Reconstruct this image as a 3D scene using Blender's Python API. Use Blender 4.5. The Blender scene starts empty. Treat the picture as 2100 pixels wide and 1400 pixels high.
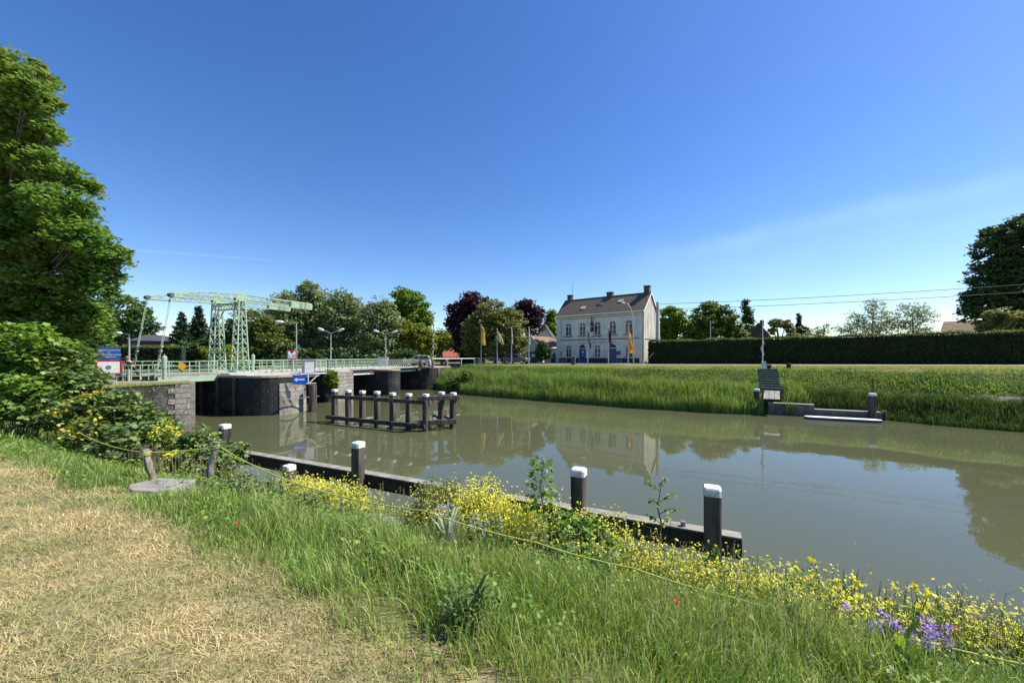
import bpy, bmesh, math, random
import numpy as np
from mathutils import Vector, Matrix
R = math.radians
random.seed(7); rng = np.random.default_rng(7)
sc = bpy.context.scene
col = sc.collection

# ------------------------------------------------------------------ camera
HC = 4.6                                  # eye height above the water (water is z = 0)
FP = 800.0                                # focal length in photo pixels (photo 2100 wide)
cd = bpy.data.cameras.new('camera'); cam = bpy.data.objects.new('camera', cd); col.objects.link(cam)
cd.sensor_width = 36; cd.lens = 36*FP/2100; cd.shift_y = 30/2100; cd.clip_end = 3000; cd.clip_start = 0.05
cam.location = (0, 0, HC); cam.rotation_euler = (R(90), 0, 0)
sc.camera = cam

# ------------------------------------------------------------------ sun + sky
SUN_EL = 52; SUN_AZ = 82                  # azimuth clockwise from +Y
sd = Vector((math.sin(R(SUN_AZ))*math.cos(R(SUN_EL)), math.cos(R(SUN_AZ))*math.cos(R(SUN_EL)), math.sin(R(SUN_EL))))
sl = bpy.data.lights.new('sun', 'SUN'); sl.energy = 4.0; sl.angle = R(0.53); sl.color = (1.0, 0.93, 0.82)
so = bpy.data.objects.new('sun', sl); col.objects.link(so); so.rotation_euler = sd.to_track_quat('Z', 'Y').to_euler()
so.location = (30, 20, 60)
w = bpy.data.worlds.new('World'); sc.world = w; w.use_nodes = True
nt = w.node_tree; nt.nodes.clear()
def N(t, **k):
    n = nt.nodes.new(t)
    for a, b in k.items(): setattr(n, a, b)
    return n
out = N('ShaderNodeOutputWorld'); bg = N('ShaderNodeBackground'); bg.inputs[1].default_value = 0.094
sky = N('ShaderNodeTexSky', sky_type='NISHITA'); sky.sun_disc = False
sky.sun_elevation = R(SUN_EL); sky.sun_rotation = R(SUN_AZ)
sky.altitude = 0; sky.air_density = 1.0; sky.dust_density = 0.3; sky.ozone_density = 3.0
tc = N('ShaderNodeTexCoord')
hs = N('ShaderNodeHueSaturation'); hs.inputs['Hue'].default_value = 0.511; hs.inputs['Saturation'].default_value = 1.27; hs.inputs['Value'].default_value = 0.98
nt.links.new(sky.outputs[0], hs.inputs['Color'])
def skydir(px, py):
    return Vector(((px-1050)/FP, 1, -(py-730)/FP)).normalized()
def streak(a, b, width, strength, prev):
    """a thin veil of cirrus along the great circle through two sky directions"""
    n = a.cross(b).normalized(); mid = (a+b).normalized(); half = a.dot(mid)
    d = N('ShaderNodeVectorMath', operation='DOT_PRODUCT'); d.inputs[1].default_value = n
    nt.links.new(tc.outputs['Generated'], d.inputs[0])
    nz = N('ShaderNodeTexNoise'); nz.inputs['Scale'].default_value = 5; nz.inputs['Detail'].default_value = 5
    nt.links.new(tc.outputs['Generated'], nz.inputs['Vector'])
    ad = N('ShaderNodeMath', operation='MULTIPLY_ADD'); ad.inputs[1].default_value = width*1.3; ad.inputs[2].default_value = -width*0.65
    nt.links.new(nz.outputs[0], ad.inputs[0])
    su = N('ShaderNodeMath', operation='ADD'); nt.links.new(d.outputs['Value'], su.inputs[0]); nt.links.new(ad.outputs[0], su.inputs[1])
    ab = N('ShaderNodeMath', operation='ABSOLUTE'); nt.links.new(su.outputs[0], ab.inputs[0])
    mr = N('ShaderNodeMapRange', interpolation_type='SMOOTHSTEP'); mr.inputs[1].default_value = width; mr.inputs[2].default_value = 0
    nt.links.new(ab.outputs[0], mr.inputs[0])
    e = N('ShaderNodeVectorMath', operation='DOT_PRODUCT'); e.inputs[1].default_value = mid
    nt.links.new(tc.outputs['Generated'], e.inputs[0])
    m2 = N('ShaderNodeMapRange', interpolation_type='SMOOTHSTEP'); m2.inputs[1].default_value = half-0.02; m2.inputs[2].default_value = min(half+0.06, 0.9995)
    nt.links.new(e.outputs['Value'], m2.inputs[0])
    mu = N('ShaderNodeMath', operation='MULTIPLY'); nt.links.new(mr.outputs[0], mu.inputs[0]); nt.links.new(m2.outputs[0], mu.inputs[1])
    n2 = N('ShaderNodeTexNoise'); n2.inputs['Scale'].default_value = 9; n2.inputs['Detail'].default_value = 6
    nt.links.new(tc.outputs['Generated'], n2.inputs['Vector'])
    m3 = N('ShaderNodeMath', operation='MULTIPLY'); nt.links.new(mu.outputs[0], m3.inputs[0]); nt.links.new(n2.outputs[0], m3.inputs[1])
    m4 = N('ShaderNodeMath', operation='MULTIPLY'); m4.inputs[1].default_value = strength; nt.links.new(m3.outputs[0], m4.inputs[0])
    mx = N('ShaderNodeMix', data_type='RGBA'); nt.links.new(m4.outputs[0], mx.inputs['Factor'])
    nt.links.new(prev, mx.inputs['A']); mx.inputs['B'].default_value = (5.4, 6.6, 7.6, 1)
    return mx.outputs['Result']
c_ = streak(skydir(1340, 530), skydir(2300, 330), 0.03, 0.16, hs.outputs[0])
c_ = streak(skydir(1250, 560), skydir(2500, 420), 0.09, 0.14, c_)
c_ = streak(skydir(235, 510), skydir(430, 524), 0.004, 0.16, c_)
nt.links.new(c_, bg.inputs[0]); nt.links.new(bg.outputs[0], out.inputs[0])
sc.view_settings.view_transform = 'Standard'; sc.view_settings.look = 'None'
sc.view_settings.exposure = 1.0; sc.view_settings.gamma = 1.0
sc.cycles.max_bounces = 8; sc.cycles.transparent_max_bounces = 8

# ------------------------------------------------------------------ materials
def new_mat(name):
    m = bpy.data.materials.new(name); m.use_nodes = True
    return m, m.node_tree, m.node_tree.nodes['Principled BSDF']
def surf(name, c1, c2=None, scale=3.0, rough=0.8, bump=0.0, bscale=None, metal=0.0, detail=6, stretch=None, c3=None, spec=None, lo=.35, hi=.65):
    """two or three colours mixed by noise in object space, with noise bump"""
    m, t, p = new_mat(name)
    p.inputs['Roughness'].default_value = rough; p.inputs['Metallic'].default_value = metal
    if spec is not None: p.inputs['Specular IOR Level'].default_value = spec
    if c2 is None: c2 = tuple(x*0.8 for x in c1)
    co = t.nodes.new('ShaderNodeTexCoord'); mp = t.nodes.new('ShaderNodeMapping'); t.links.new(co.outputs['Object'], mp.inputs[0])
    if stretch: mp.inputs['Scale'].default_value = stretch
    nz = t.nodes.new('ShaderNodeTexNoise'); nz.inputs['Scale'].default_value = scale; nz.inputs['Detail'].default_value = detail
    t.links.new(mp.outputs[0], nz.inputs['Vector'])
    cr = t.nodes.new('ShaderNodeValToRGB'); cr.color_ramp.elements[0].position = lo; cr.color_ramp.elements[1].position = hi
    cr.color_ramp.elements[0].color = (*c1, 1); cr.color_ramp.elements[1].color = (*c2, 1)
    if c3: e = cr.color_ramp.elements.new(min(1.0, hi+.1)); e.color = (*c3, 1)
    t.links.new(nz.outputs[0], cr.inputs[0]); t.links.new(cr.outputs[0], p.inputs['Base Color'])
    if bump:
        n2 = t.nodes.new('ShaderNodeTexNoise'); n2.inputs['Scale'].default_value = bscale or scale*5; n2.inputs['Detail'].default_value = 5
        t.links.new(mp.outputs[0], n2.inputs['Vector'])
        b = t.nodes.new('ShaderNodeBump'); b.inputs['Strength'].default_value = bump; b.inputs['Distance'].default_value = 0.03
        t.links.new(n2.outputs[0], b.inputs['Height']); t.links.new(b.outputs[0], p.inputs['Normal'])
    return m
LEAFK = 1.18
def leafmat(name, stops, trans=0.3, rough=0.5, patch=None, pscale=0.5, gloss=0.25):
    """leaf blades: colour varies from leaf to leaf, some light passes through.
    patch = second list of stops, mixed in by large world-space noise"""
    m, t, p = new_mat(name)
    g = t.nodes.new('ShaderNodeNewGeometry')
    def ramp(st):
        cr = t.nodes.new('ShaderNodeValToRGB')
        while len(cr.color_ramp.elements) < len(st): cr.color_ramp.elements.new(0.5)
        for i, (c, e) in enumerate(zip(st, cr.color_ramp.elements)):
            e.position = i/(len(st)-1); e.color = tuple(min(.85, q*LEAFK) for q in c)+(1,)
        t.links.new(g.outputs['Random Per Island'], cr.inputs[0]); return cr.outputs[0]
    c = ramp(stops)
    if patch:
        c2 = ramp(patch)
        nz = t.nodes.new('ShaderNodeTexNoise'); nz.inputs['Scale'].default_value = pscale; nz.inputs['Detail'].default_value = 4
        t.links.new(g.outputs['Position'], nz.inputs['Vector'])
        mr = t.nodes.new('ShaderNodeMapRange'); mr.inputs[1].default_value = .4; mr.inputs[2].default_value = .6
        t.links.new(nz.outputs[0], mr.inputs[0])
        mx = t.nodes.new('ShaderNodeMix'); mx.data_type = 'RGBA'
        t.links.new(mr.outputs[0], mx.inputs['Factor']); t.links.new(c, mx.inputs['A']); t.links.new(c2, mx.inputs['B']); c = mx.outputs['Result']
    p.inputs['Roughness'].default_value = rough; p.inputs['Specular IOR Level'].default_value = gloss
    t.links.new(c, p.inputs['Base Color'])
    tr = t.nodes.new('ShaderNodeBsdfTranslucent')
    hv = t.nodes.new('ShaderNodeHueSaturation'); hv.inputs['Hue'].default_value = 0.485; hv.inputs['Saturation'].default_value = 1.1; hv.inputs['Value'].default_value = 1.35
    t.links.new(c, hv.inputs['Color']); t.links.new(hv.outputs[0], tr.inputs[0])
    ms = t.nodes.new('ShaderNodeMixShader'); ms.inputs[0].default_value = trans
    t.links.new(p.outputs[0], ms.inputs[1]); t.links.new(tr.outputs[0], ms.inputs[2])
    t.links.new(ms.outputs[0], t.nodes['Material Output'].inputs[0])
    return m
def plain(name, c, rough=0.5, metal=0.0, **k): return surf(name, c, tuple(x*.85 for x in c), 8, rough, metal=metal, **k)

# ------------------------------------------------------------------ mesh helpers
class MB:
    def __init__(s): s.v = []; s.f = []
    def add(s, vs, fs):
        o = len(s.v); s.v += [tuple(v) for v in vs]; s.f += [tuple(i+o for i in f) for f in fs]; return s
    def box(s, c, d, rz=0, M=None):
        x, y, z = (q/2 for q in d); pts = [Vector(p) for p in [(-x,-y,-z),(x,-y,-z),(x,y,-z),(-x,y,-z),(-x,-y,z),(x,-y,z),(x,y,z),(-x,y,z)]]
        if M is None: M = Matrix.Rotation(rz, 4, 'Z')
        return s.add([M @ p + Vector(c) for p in pts], [(0,3,2,1),(4,5,6,7),(0,1,5,4),(1,2,6,5),(2,3,7,6),(3,0,4,7)])
    def bar(s, a, b, wd, h=None, up=(0,0,1)):
        a, b = Vector(a), Vector(b); h = h or wd; d = b-a
        if d.length < 1e-6: return s
        t = d.normalized(); up = Vector(up)
        if abs(t.dot(up)) > .98: up = Vector((1,0,0))
        sx = t.cross(up).normalized()*wd/2; uz = sx.cross(t).normalized()*h/2
        vs = [p+i*sx+j*uz for p in (a, b) for i, j in ((-1,-1),(1,-1),(1,1),(-1,1))]
        return s.add(vs, [(0,1,2,3),(7,6,5,4),(0,4,5,1),(1,5,6,2),(2,6,7,3),(3,7,4,0)])
    def tube(s, pts, r, n=8, cap=True):
        pts = [Vector(p) for p in pts]; rs = r if isinstance(r, (list, tuple)) else [r]*len(pts)
        o = len(s.v); prev = None
        for i, p in enumerate(pts):
            t = (pts[min(i+1, len(pts)-1)]-pts[max(i-1, 0)]).normalized()
            if prev is None:
                up = Vector((0,0,1)) if abs(t.z) < .9 else Vector((1,0,0)); x = t.cross(up).normalized()
            else: x = (prev-t*prev.dot(t)).normalized()
            prev = x; y = t.cross(x)
            for k in range(n):
                a = 2*math.pi*k/n; s.v.append(tuple(p+(x*math.cos(a)+y*math.sin(a))*rs[i]))
        for i in range(len(pts)-1):
            for k in range(n):
                a = o+i*n+k; b = o+i*n+(k+1) % n; s.f.append((a, b, b+n, a+n))
        if cap: s.f.append(tuple(o+k for k in range(n))[::-1]); s.f.append(tuple(o+(len(pts)-1)*n+k for k in range(n)))
        return s
    def lathe(s, prof, n=12, c=(0,0,0)):
        return s.tube([(c[0], c[1], c[2]+z) for r, z in prof], [r for r, z in prof], n)
    def prism(s, poly, z0, z1):
        n = len(poly); vs = [(q[0], q[1], z0) for q in poly]+[(q[0], q[1], z1) for q in poly]
        return s.add(vs, [tuple(range(n))[::-1], tuple(range(n, 2*n))]+[(i, (i+1) % n, (i+1) % n+n, i+n) for i in range(n)])
    def slab(s, poly3, thick, nrm):
        """planar polygon pushed back by thick along -nrm"""
        n = len(poly3); nv = Vector(nrm)*thick; vs = [Vector(p) for p in poly3]; vs += [p-nv for p in vs]
        return s.add(vs, [tuple(range(n)), tuple(range(n, 2*n))[::-1]]+[(i, i+n, (i+1) % n+n, (i+1) % n) for i in range(n)])
    def build(s, name, m, parent=None, smooth=False, bevel=0):
        me = bpy.data.meshes.new(name); me.from_pydata(s.v, [], s.f); me.update()
        bm = bmesh.new(); bm.from_mesh(me); bmesh.ops.recalc_face_normals(bm, faces=bm.faces); bm.to_mesh(me); bm.free()
        return link(name, me, m, parent, smooth, bevel)
def link(name, me, m, parent=None, smooth=False, bevel=0):
    o = bpy.data.objects.new(name, me); col.objects.link(o)
    if m: me.materials.append(m)
    if smooth: me.polygons.foreach_set('use_smooth', [True]*len(me.polygons))
    if bevel:
        b = o.modifiers.new('bevel', 'BEVEL'); b.width = bevel; b.segments = 2; b.limit_method = 'ANGLE'
    if parent: o.parent = parent
    return o
def tag(o, label=None, cat=None, group=None, kind=None):
    if label: o['label'] = label
    if cat: o['category'] = cat
    if group: o['group'] = group
    if kind: o['kind'] = kind
    return o
def thing(name, label, cat, loc=(0,0,0), rz=0, group=None):
    o = bpy.data.objects.new(name, None); col.objects.link(o); o.location = loc; o.rotation_euler = (0,0,rz); o.empty_display_size = .3
    return tag(o, label, cat, group)
def copy_tree(o, parent=None):
    c = o.copy(); col.objects.link(c)
    if parent: c.parent = parent
    for ch in [x for x in col.objects if x.parent == o]: copy_tree(ch, c)
    return c
def text(s, size, m, parent, loc, rot=(math.pi/2, 0, 0), name='lettering', ext=0.004):
    cu = bpy.data.curves.new(name, 'FONT'); cu.body = s; cu.size = size; cu.align_x = 'CENTER'; cu.align_y = 'CENTER'; cu.extrude = ext
    tmp = bpy.data.objects.new('tmp', cu); col.objects.link(tmp); dg = bpy.context.evaluated_depsgraph_get(); me = bpy.data.meshes.new_from_object(tmp.evaluated_get(dg)); bpy.data.objects.remove(tmp)
    o = link(name, me, None, parent); me.materials.clear(); me.materials.append(m); o.location = loc; o.rotation_euler = rot
    return o
def npmesh(name, verts, loops, sizes, m, parent=None, smooth=False):
    """verts Nx3, loops flat vertex indices, sizes = corners per face (array)"""
    me = bpy.data.meshes.new(name); me.vertices.add(len(verts)); me.vertices.foreach_set('co', np.asarray(verts, dtype=np.float32).ravel())
    me.loops.add(len(loops)); me.loops.foreach_set('vertex_index', np.asarray(loops, dtype=np.int32))
    me.polygons.add(len(sizes)); st = np.concatenate([[0], np.cumsum(sizes)[:-1]]).astype(np.int32)
    me.polygons.foreach_set('loop_start', st)
    me.update(calc_edges=True); me.validate()
    return link(name, me, m, parent, smooth)
def unit(a): return a/np.maximum(np.linalg.norm(a, axis=1, keepdims=True), 1e-9)

# leaf shapes as 2D outlines (x = width, y = length) all fanned as one face
SHAPES = {
 'oval': [(0,0),(.32,.3),(.26,.7),(0,1),(-.26,.7),(-.32,.3)],
 'quad': [(0,0),(.38,.45),(0,1),(-.38,.45)],
 'lobed': [(0,0),(.45,.12),(.34,.4),(.52,.62),(.2,.66),(0,1),(-.2,.66),(-.52,.62),(-.34,.4),(-.45,.12)],
 'lance': [(0,0),(.17,.35),(0,1),(-.17,.35)], 'wlance': [(0,0),(.26,.4),(0,1),(-.26,.4)],
 'spray': [(0,0),(.3,.2),(.16,.36),(.42,.6),(.14,.64),(.1,1),(-.12,.7),(-.42,.72),(-.2,.42),(-.34,.26)],
 'dot': [(0,-.5),(.45,-.15),(.3,.45),(-.3,.45),(-.45,-.15)],
}
def leaves(pos, size, shape='oval', up=0.5, droop=None, fold=0.0):
    """returns (verts, loops, sizes): one polygon per leaf, random orientation biased up by `up`"""
    n = len(pos); sh = np.array(SHAPES[shape]); k = len(sh)
    nr = unit(rng.normal(size=(n, 3))); nr[:, 2] = np.abs(nr[:, 2])+up; nr = unit(nr)
    d = rng.normal(size=(n, 3))
    if droop is not None: d = d*.45+np.array(droop)
    d = d-nr*np.sum(d*nr, axis=1, keepdims=True); d = unit(d); s = np.cross(nr, d)
    size = np.broadcast_to(size, (n,)) if np.ndim(size) <= 1 else size
    v = pos[:, None, :]+size[:, None, None]*(s[:, None, :]*sh[None, :, 0:1]+d[:, None, :]*sh[None, :, 1:2])
    if fold: v = v-nr[:, None, :]*(size[:, None, None]*fold*(sh[None, :, 1:2]**2))
    return v.reshape(-1, 3), np.arange(n*k), np.full(n, k)
def merge(parts):
    vs, ls, ss, o = [], [], [], 0
    for v, l, s in parts: vs.append(v); ls.append(np.asarray(l)+o); ss.append(s); o += len(v)
    return np.vstack(vs), np.concatenate(ls), np.concatenate(ss)
def blades(base, h, wd, lean, curl):
    """grass blades: 2 quads-ish tapering strip; lean = Nx2 horizontal offset of the tip as share of h, curl extra bend"""
    n = len(base); ang = rng.uniform(0, 2*np.pi, n); sx = np.stack([np.cos(ang), np.sin(ang), np.zeros(n)], 1)*wd[:, None]/2
    ln = np.concatenate([lean, np.zeros((n, 1))], 1)*h[:, None]
    zz = np.stack([np.zeros(n), np.zeros(n), h], 1)
    m1 = base+zz*.45+ln*.22; m2 = base+zz*(.82-.1*curl[:, None])+ln*.62; tip = base+zz*(1-.35*curl[:, None])+ln
    v = np.stack([base-sx, base+sx, m1-sx*.9, m1+sx*.9, m2-sx*.6, m2+sx*.6, tip], 1).reshape(-1, 3)
    q = np.array([0,1,3,2, 2,3,5,4, 4,5,6]); loops = (np.arange(n)[:, None]*7+q[None]).ravel()
    return v, loops, np.tile([4, 4, 3], n)

# ------------------------------------------------------------------ places
def at(px, py, Y): return Vector(((px-1050)/FP*Y, Y, HC-(py-730)/FP*Y))
T = Vector((.905, -.425)); NN = Vector((.425, .905)); P0 = Vector((3.72, 7.2))      # canal direction, normal, a point on the pile line
def gp(px, wv):
    k = (px-1050)/FP; d = (8.1+wv)/(.425*k+.905); return (k*d, d)
U = Vector((.39, .92)); V = Vector((-.92, .39)); OB = Vector((-22, 26.7))           # bridge axis, across, origin
UA = math.atan2(.92, .39)
def bp(u, v, z=0): return Vector((OB.x+U.x*u+V.x*v, OB.y+U.y*u+V.y*v, z))
def sdist(x, y, poly):
    """signed distance to an open polyline, positive on its right-hand side"""
    best = np.full(np.shape(x), 1e9); sg = np.ones(np.shape(x))
    for (ax, ay), (bx, by) in zip(poly[:-1], poly[1:]):
        dx, dy = bx-ax, by-ay; L = dx*dx+dy*dy
        t = np.clip(((x-ax)*dx+(y-ay)*dy)/L, 0, 1); qx, qy = x-(ax+t*dx), y-(ay+t*dy); dd = np.hypot(qx, qy)
        cr = dy*(x-ax)-dx*(y-ay); m = dd < best-1e-6
        sg = np.where(m, np.sign(cr), sg); best = np.where(m, dd, best)
    return best*sg
def wl(X, wv=-1.2): return (X, P0.y+(wv-(X-P0.x)*NN.x)/NN.y)
NEAR = [(-140, 85), (-64, 46), (-24.5, 29.3), (-23.4, 26.6), (-25.6, 24.0), (-17.5, 16.2), wl(-11), wl(0), wl(14), wl(60), wl(200)]   # land on its right
FAR = [(-140, 108), (-45, 72), (-13, 58.5), (-9.5, 53.5), (-5.3, 47), (10.95, 35), (17.5, 31.6), (22.8, 30.5), (27.2, 28.5), (28.5, 26.3), (31, 24), (60, 9), (200, -60)]
GN = lambda x: 3.3+np.clip(x, 0, 60)*.009
def H(x, y):
    x = np.asarray(x, float); y = np.asarray(y, float)
    dn = sdist(x, y, NEAR); df = -sdist(x, y, FAR)
    hn = np.interp(dn, [-3, -.6, 0, .8, 1.6, 2.8, 3.8, 5, 6.2], [-2, -.9, -.05, .8, 1.5, 2.2, 2.65, 2.95, 3.0])
    hn = hn+np.where(dn > 1, .05*np.sin(x*1.3+y*.7)*np.sin(y*1.9-x*.4), 0)+np.where(dn > 6, .02*np.sin(x*.8)*np.cos(y*1.1), 0)
    g = GN(x); hf = np.interp(df, [-3, -.4, 0, 1.5, 3, 4.2, 5.4, 7.2, 8.2], [-2, -.8, -.03, .35, .33, .33, .58, .93, 1.0])
    hf = np.where(df > 0, hf*g, hf)+np.where((df > .5) & (df < 8), .08*np.sin(x*1.1)*np.sin(y*1.7+x), 0)
    return np.maximum(hn, hf)
def Hs(x, y): return float(H(np.array([x]), np.array([y]))[0])
# ================================================================== SETTING
M = {}
M['water'], t, p = new_mat('canal_water')
p.inputs['Base Color'].default_value = (.086, .093, .048, 1); p.inputs['Roughness'].default_value = .025; p.inputs['IOR'].default_value = 1.33
g_ = t.nodes.new('ShaderNodeNewGeometry')
nz1 = t.nodes.new('ShaderNodeTexNoise'); nz1.inputs['Scale'].default_value = 1.6; nz1.inputs['Detail'].default_value = 3
nz2 = t.nodes.new('ShaderNodeTexNoise'); nz2.inputs['Scale'].default_value = .35; nz2.inputs['Detail'].default_value = 2
t.links.new(g_.outputs['Position'], nz1.inputs['Vector']); t.links.new(g_.outputs['Position'], nz2.inputs['Vector'])
ml = t.nodes.new('ShaderNodeMath'); ml.operation = 'MULTIPLY'; t.links.new(nz1.outputs[0], ml.inputs[0]); t.links.new(nz2.outputs[0], ml.inputs[1])
nz3 = t.nodes.new('ShaderNodeTexNoise'); nz3.inputs['Scale'].default_value = .13; nz3.inputs['Detail'].default_value = 4; t.links.new(g_.outputs['Position'], nz3.inputs['Vector']); mr3 = t.nodes.new('ShaderNodeMapRange'); mr3.inputs[1].default_value = .45; mr3.inputs[2].default_value = .65; mr3.inputs[3].default_value = .012; mr3.inputs[4].default_value = .035; t.links.new(nz3.outputs[0], mr3.inputs[0]); t.links.new(mr3.outputs[0], p.inputs['Roughness'])
bu = t.nodes.new('ShaderNodeBump'); bu.inputs['Strength'].default_value = .12; bu.inputs['Distance'].default_value = .03
t.links.new(ml.outputs[0], bu.inputs['Height']); t.links.new(bu.outputs[0], p.inputs['Normal'])

def ground_mat():
    m, t, p = new_mat('earth_and_turf'); p.inputs['Roughness'].default_value = .95; p.inputs['Specular IOR Level'].default_value = .1
    g = t.nodes.new('ShaderNodeNewGeometry')
    def nz(s, d=6):
        n = t.nodes.new('ShaderNodeTexNoise'); n.inputs['Scale'].default_value = s; n.inputs['Detail'].default_value = d
        t.links.new(g.outputs['Position'], n.inputs['Vector']); return n.outputs[0]
    def ramp(f, a, b, lo, hi):
        c = t.nodes.new('ShaderNodeValToRGB'); c.color_ramp.elements[0].position = lo; c.color_ramp.elements[1].position = hi
        c.color_ramp.elements[0].color = (*a, 1); c.color_ramp.elements[1].color = (*b, 1); t.links.new(f, c.inputs[0]); return c.outputs[0]
    dry = ramp(nz(7), (.14, .11, .06), (.33, .27, .15), .3, .7)
    grn = ramp(nz(2.5), (.035, .05, .016), (.10, .13, .035), .3, .7)
    # mown straw-coloured lawn only where the near bank is level, green elsewhere
    dt = t.nodes.new('ShaderNodeVectorMath'); dt.operation = 'DOT_PRODUCT'; dt.inputs[1].default_value = (NN.x, NN.y, 0)
    t.links.new(g.outputs['Position'], dt.inputs[0])
    off = t.nodes.new('ShaderNodeMath'); off.operation = 'MULTIPLY_ADD'; off.inputs[1].default_value = .7; t.links.new(nz(1.5), off.inputs[0]); t.links.new(dt.outputs['Value'], off.inputs[2])
    mr = t.nodes.new('ShaderNodeMapRange'); b0 = P0.x*NN.x+P0.y*NN.y-6.15+.35
    mr.inputs[1].default_value = b0-.2; mr.inputs[2].default_value = b0+.3; t.links.new(off.outputs[0], mr.inputs[0])
    mx = t.nodes.new('ShaderNodeMix'); mx.data_type = 'RGBA'; t.links.new(mr.outputs[0], mx.inputs['Factor']); t.links.new(dry, mx.inputs['A']); t.links.new(grn, mx.inputs['B'])
    # far verge: dry again on the flat top of the far bank
    df = t.nodes.new('ShaderNodeMapRange'); sp = t.nodes.new('ShaderNodeSeparateXYZ'); t.links.new(g.outputs['Position'], sp.inputs[0])
    df.inputs[1].default_value = 3.2; df.inputs[2].default_value = 3.3; t.links.new(sp.outputs[2], df.inputs[0])
    far = ramp(nz(.8), (.25, .21, .10), (.17, .18, .07), .4, .6)
    m2 = t.nodes.new('ShaderNodeMix'); m2.data_type = 'RGBA'; t.links.new(df.outputs[0], m2.inputs['Factor']); t.links.new(mx.outputs['Result'], m2.inputs['A']); t.links.new(far, m2.inputs['B'])
    t.links.new(m2.outputs['Result'], p.inputs['Base Color'])
    b = t.nodes.new('ShaderNodeBump'); b.inputs['Strength'].default_value = .6; b.inputs['Distance'].default_value = .05; t.links.new(nz(14), b.inputs['Height']); t.links.new(b.outputs[0], p.inputs['Normal'])
    return m
M['ground'] = ground_mat()
xs = np.concatenate([[-1500, -700, -350, -200, -140, -110, -90, -75], np.arange(-64, -14, .8), np.arange(-14, 14, .35), np.arange(14, 50, .8), [52, 56, 62, 70, 85, 110, 160, 240, 450, 900, 1500]])
ys = np.concatenate([[-300, -120, -60, -30, -15, -8], np.arange(-4, 16, .35), np.arange(16, 64, .8), [66, 69, 73, 78, 85, 95, 110, 140, 200, 350, 700, 1500, 2500]])
gx, gy = np.meshgrid(xs, ys); gz = H(gx, gy); nx, ny = len(xs), len(ys)
i = (np.arange(ny-1)[:, None]*nx+np.arange(nx-1)[None]).ravel()
tag(npmesh('ground', np.stack([gx.ravel(), gy.ravel(), gz.ravel()], 1), np.stack([i, i+1, i+nx+1, i+nx], 1).ravel(), np.full(len(i), 4), M['ground'], smooth=True), kind='structure')
mb = MB(); mb.add([(-260, -140, 0), (260, -140, 0), (260, 150, 0), (-260, 150, 0)], [(0, 1, 2, 3)])
tag(mb.build('water', M['water']), kind='structure')

# road, path along the hedge (sheets that follow the ground)
M['asphalt'] = surf('worn_asphalt', (.20, .195, .18), (.28, .27, .25), 1.5, .9, .3, 40)
M['path'] = surf('dry_dirt_path', (.42, .37, .24), (.30, .27, .15), .6, .95, .3, 12)
HD = Vector((.875, -.484)); HN = Vector((.484, .875)); HP = Vector((19.3, 55.0))      # hedge line
def strip(name, pts, width, m, dz, kindn='structure'):
    vs = []; fs = []; n = 0; P = [Vector(p) for p in pts]; fine = []
    for a, b in zip(P[:-1], P[1:]):
        k = max(1, int((b-a).length/1.0)); fine += [a.lerp(b, j/k) for j in range(k)]
    fine.append(P[-1])
    for j, q in enumerate(fine):
        tg = (fine[min(j+1, len(fine)-1)]-fine[max(j-1, 0)]).normalized(); nn = Vector((-tg.y, tg.x))
        for e in (-.5, -.25, 0, .25, .5):
            s = q+nn*width*e; vs.append((s.x, s.y, Hs(s.x, s.y)+dz))
    for j in range(len(fine)-1):
        for e in range(4): a = j*5+e; fs.append((a, a+1, a+6, a+5))
    mb = MB(); mb.add(vs, fs); return tag(mb.build(name, m), kind=kindn)
c0 = HP-HN*3.2
strip('path', [c0+HD*(-3), c0+HD*12, c0+HD*36, c0+HD*60], 3.6, M['path'], .03)
strip('road', [(-14.5, 61.5), (-11.5, 64.5), (-5, 66.8), (2, 67), (5, 65.7), (17.2, 56.0)], 5.0, M['asphalt'], .045)

# ------------------------------------------------------------------ timber guide fence along the near bank
M['wood_dark'] = surf('weathered_dark_timber', (.022, .017, .013), (.12, .10, .08), 5, .85, .8, 30, stretch=(1, 1, .15))
M['wood_beam'] = surf('grey_beam_timber', (.16, .14, .11), (.33, .30, .25), 4, .9, .8, 22, stretch=(.25, .25, 2))
M['wood_black'] = surf('shade_darkened_timber', (.016, .013, .010), (.045, .037, .03), 4, .85, .8, 22, stretch=(.25, .25, 2))  # guide beam colour, blackened to carry the shade on its front
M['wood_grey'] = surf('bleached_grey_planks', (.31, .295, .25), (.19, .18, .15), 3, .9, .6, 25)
M['white_paint'] = surf('white_paint', (.74, .74, .70), (.55, .54, .48), 7, .6, lo=.45, hi=.75)
M['steel'] = surf('dull_steel', (.32, .33, .34), (.24, .24, .25), 12, .45, metal=.6)
CA = math.atan2(T.y, T.x)
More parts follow.
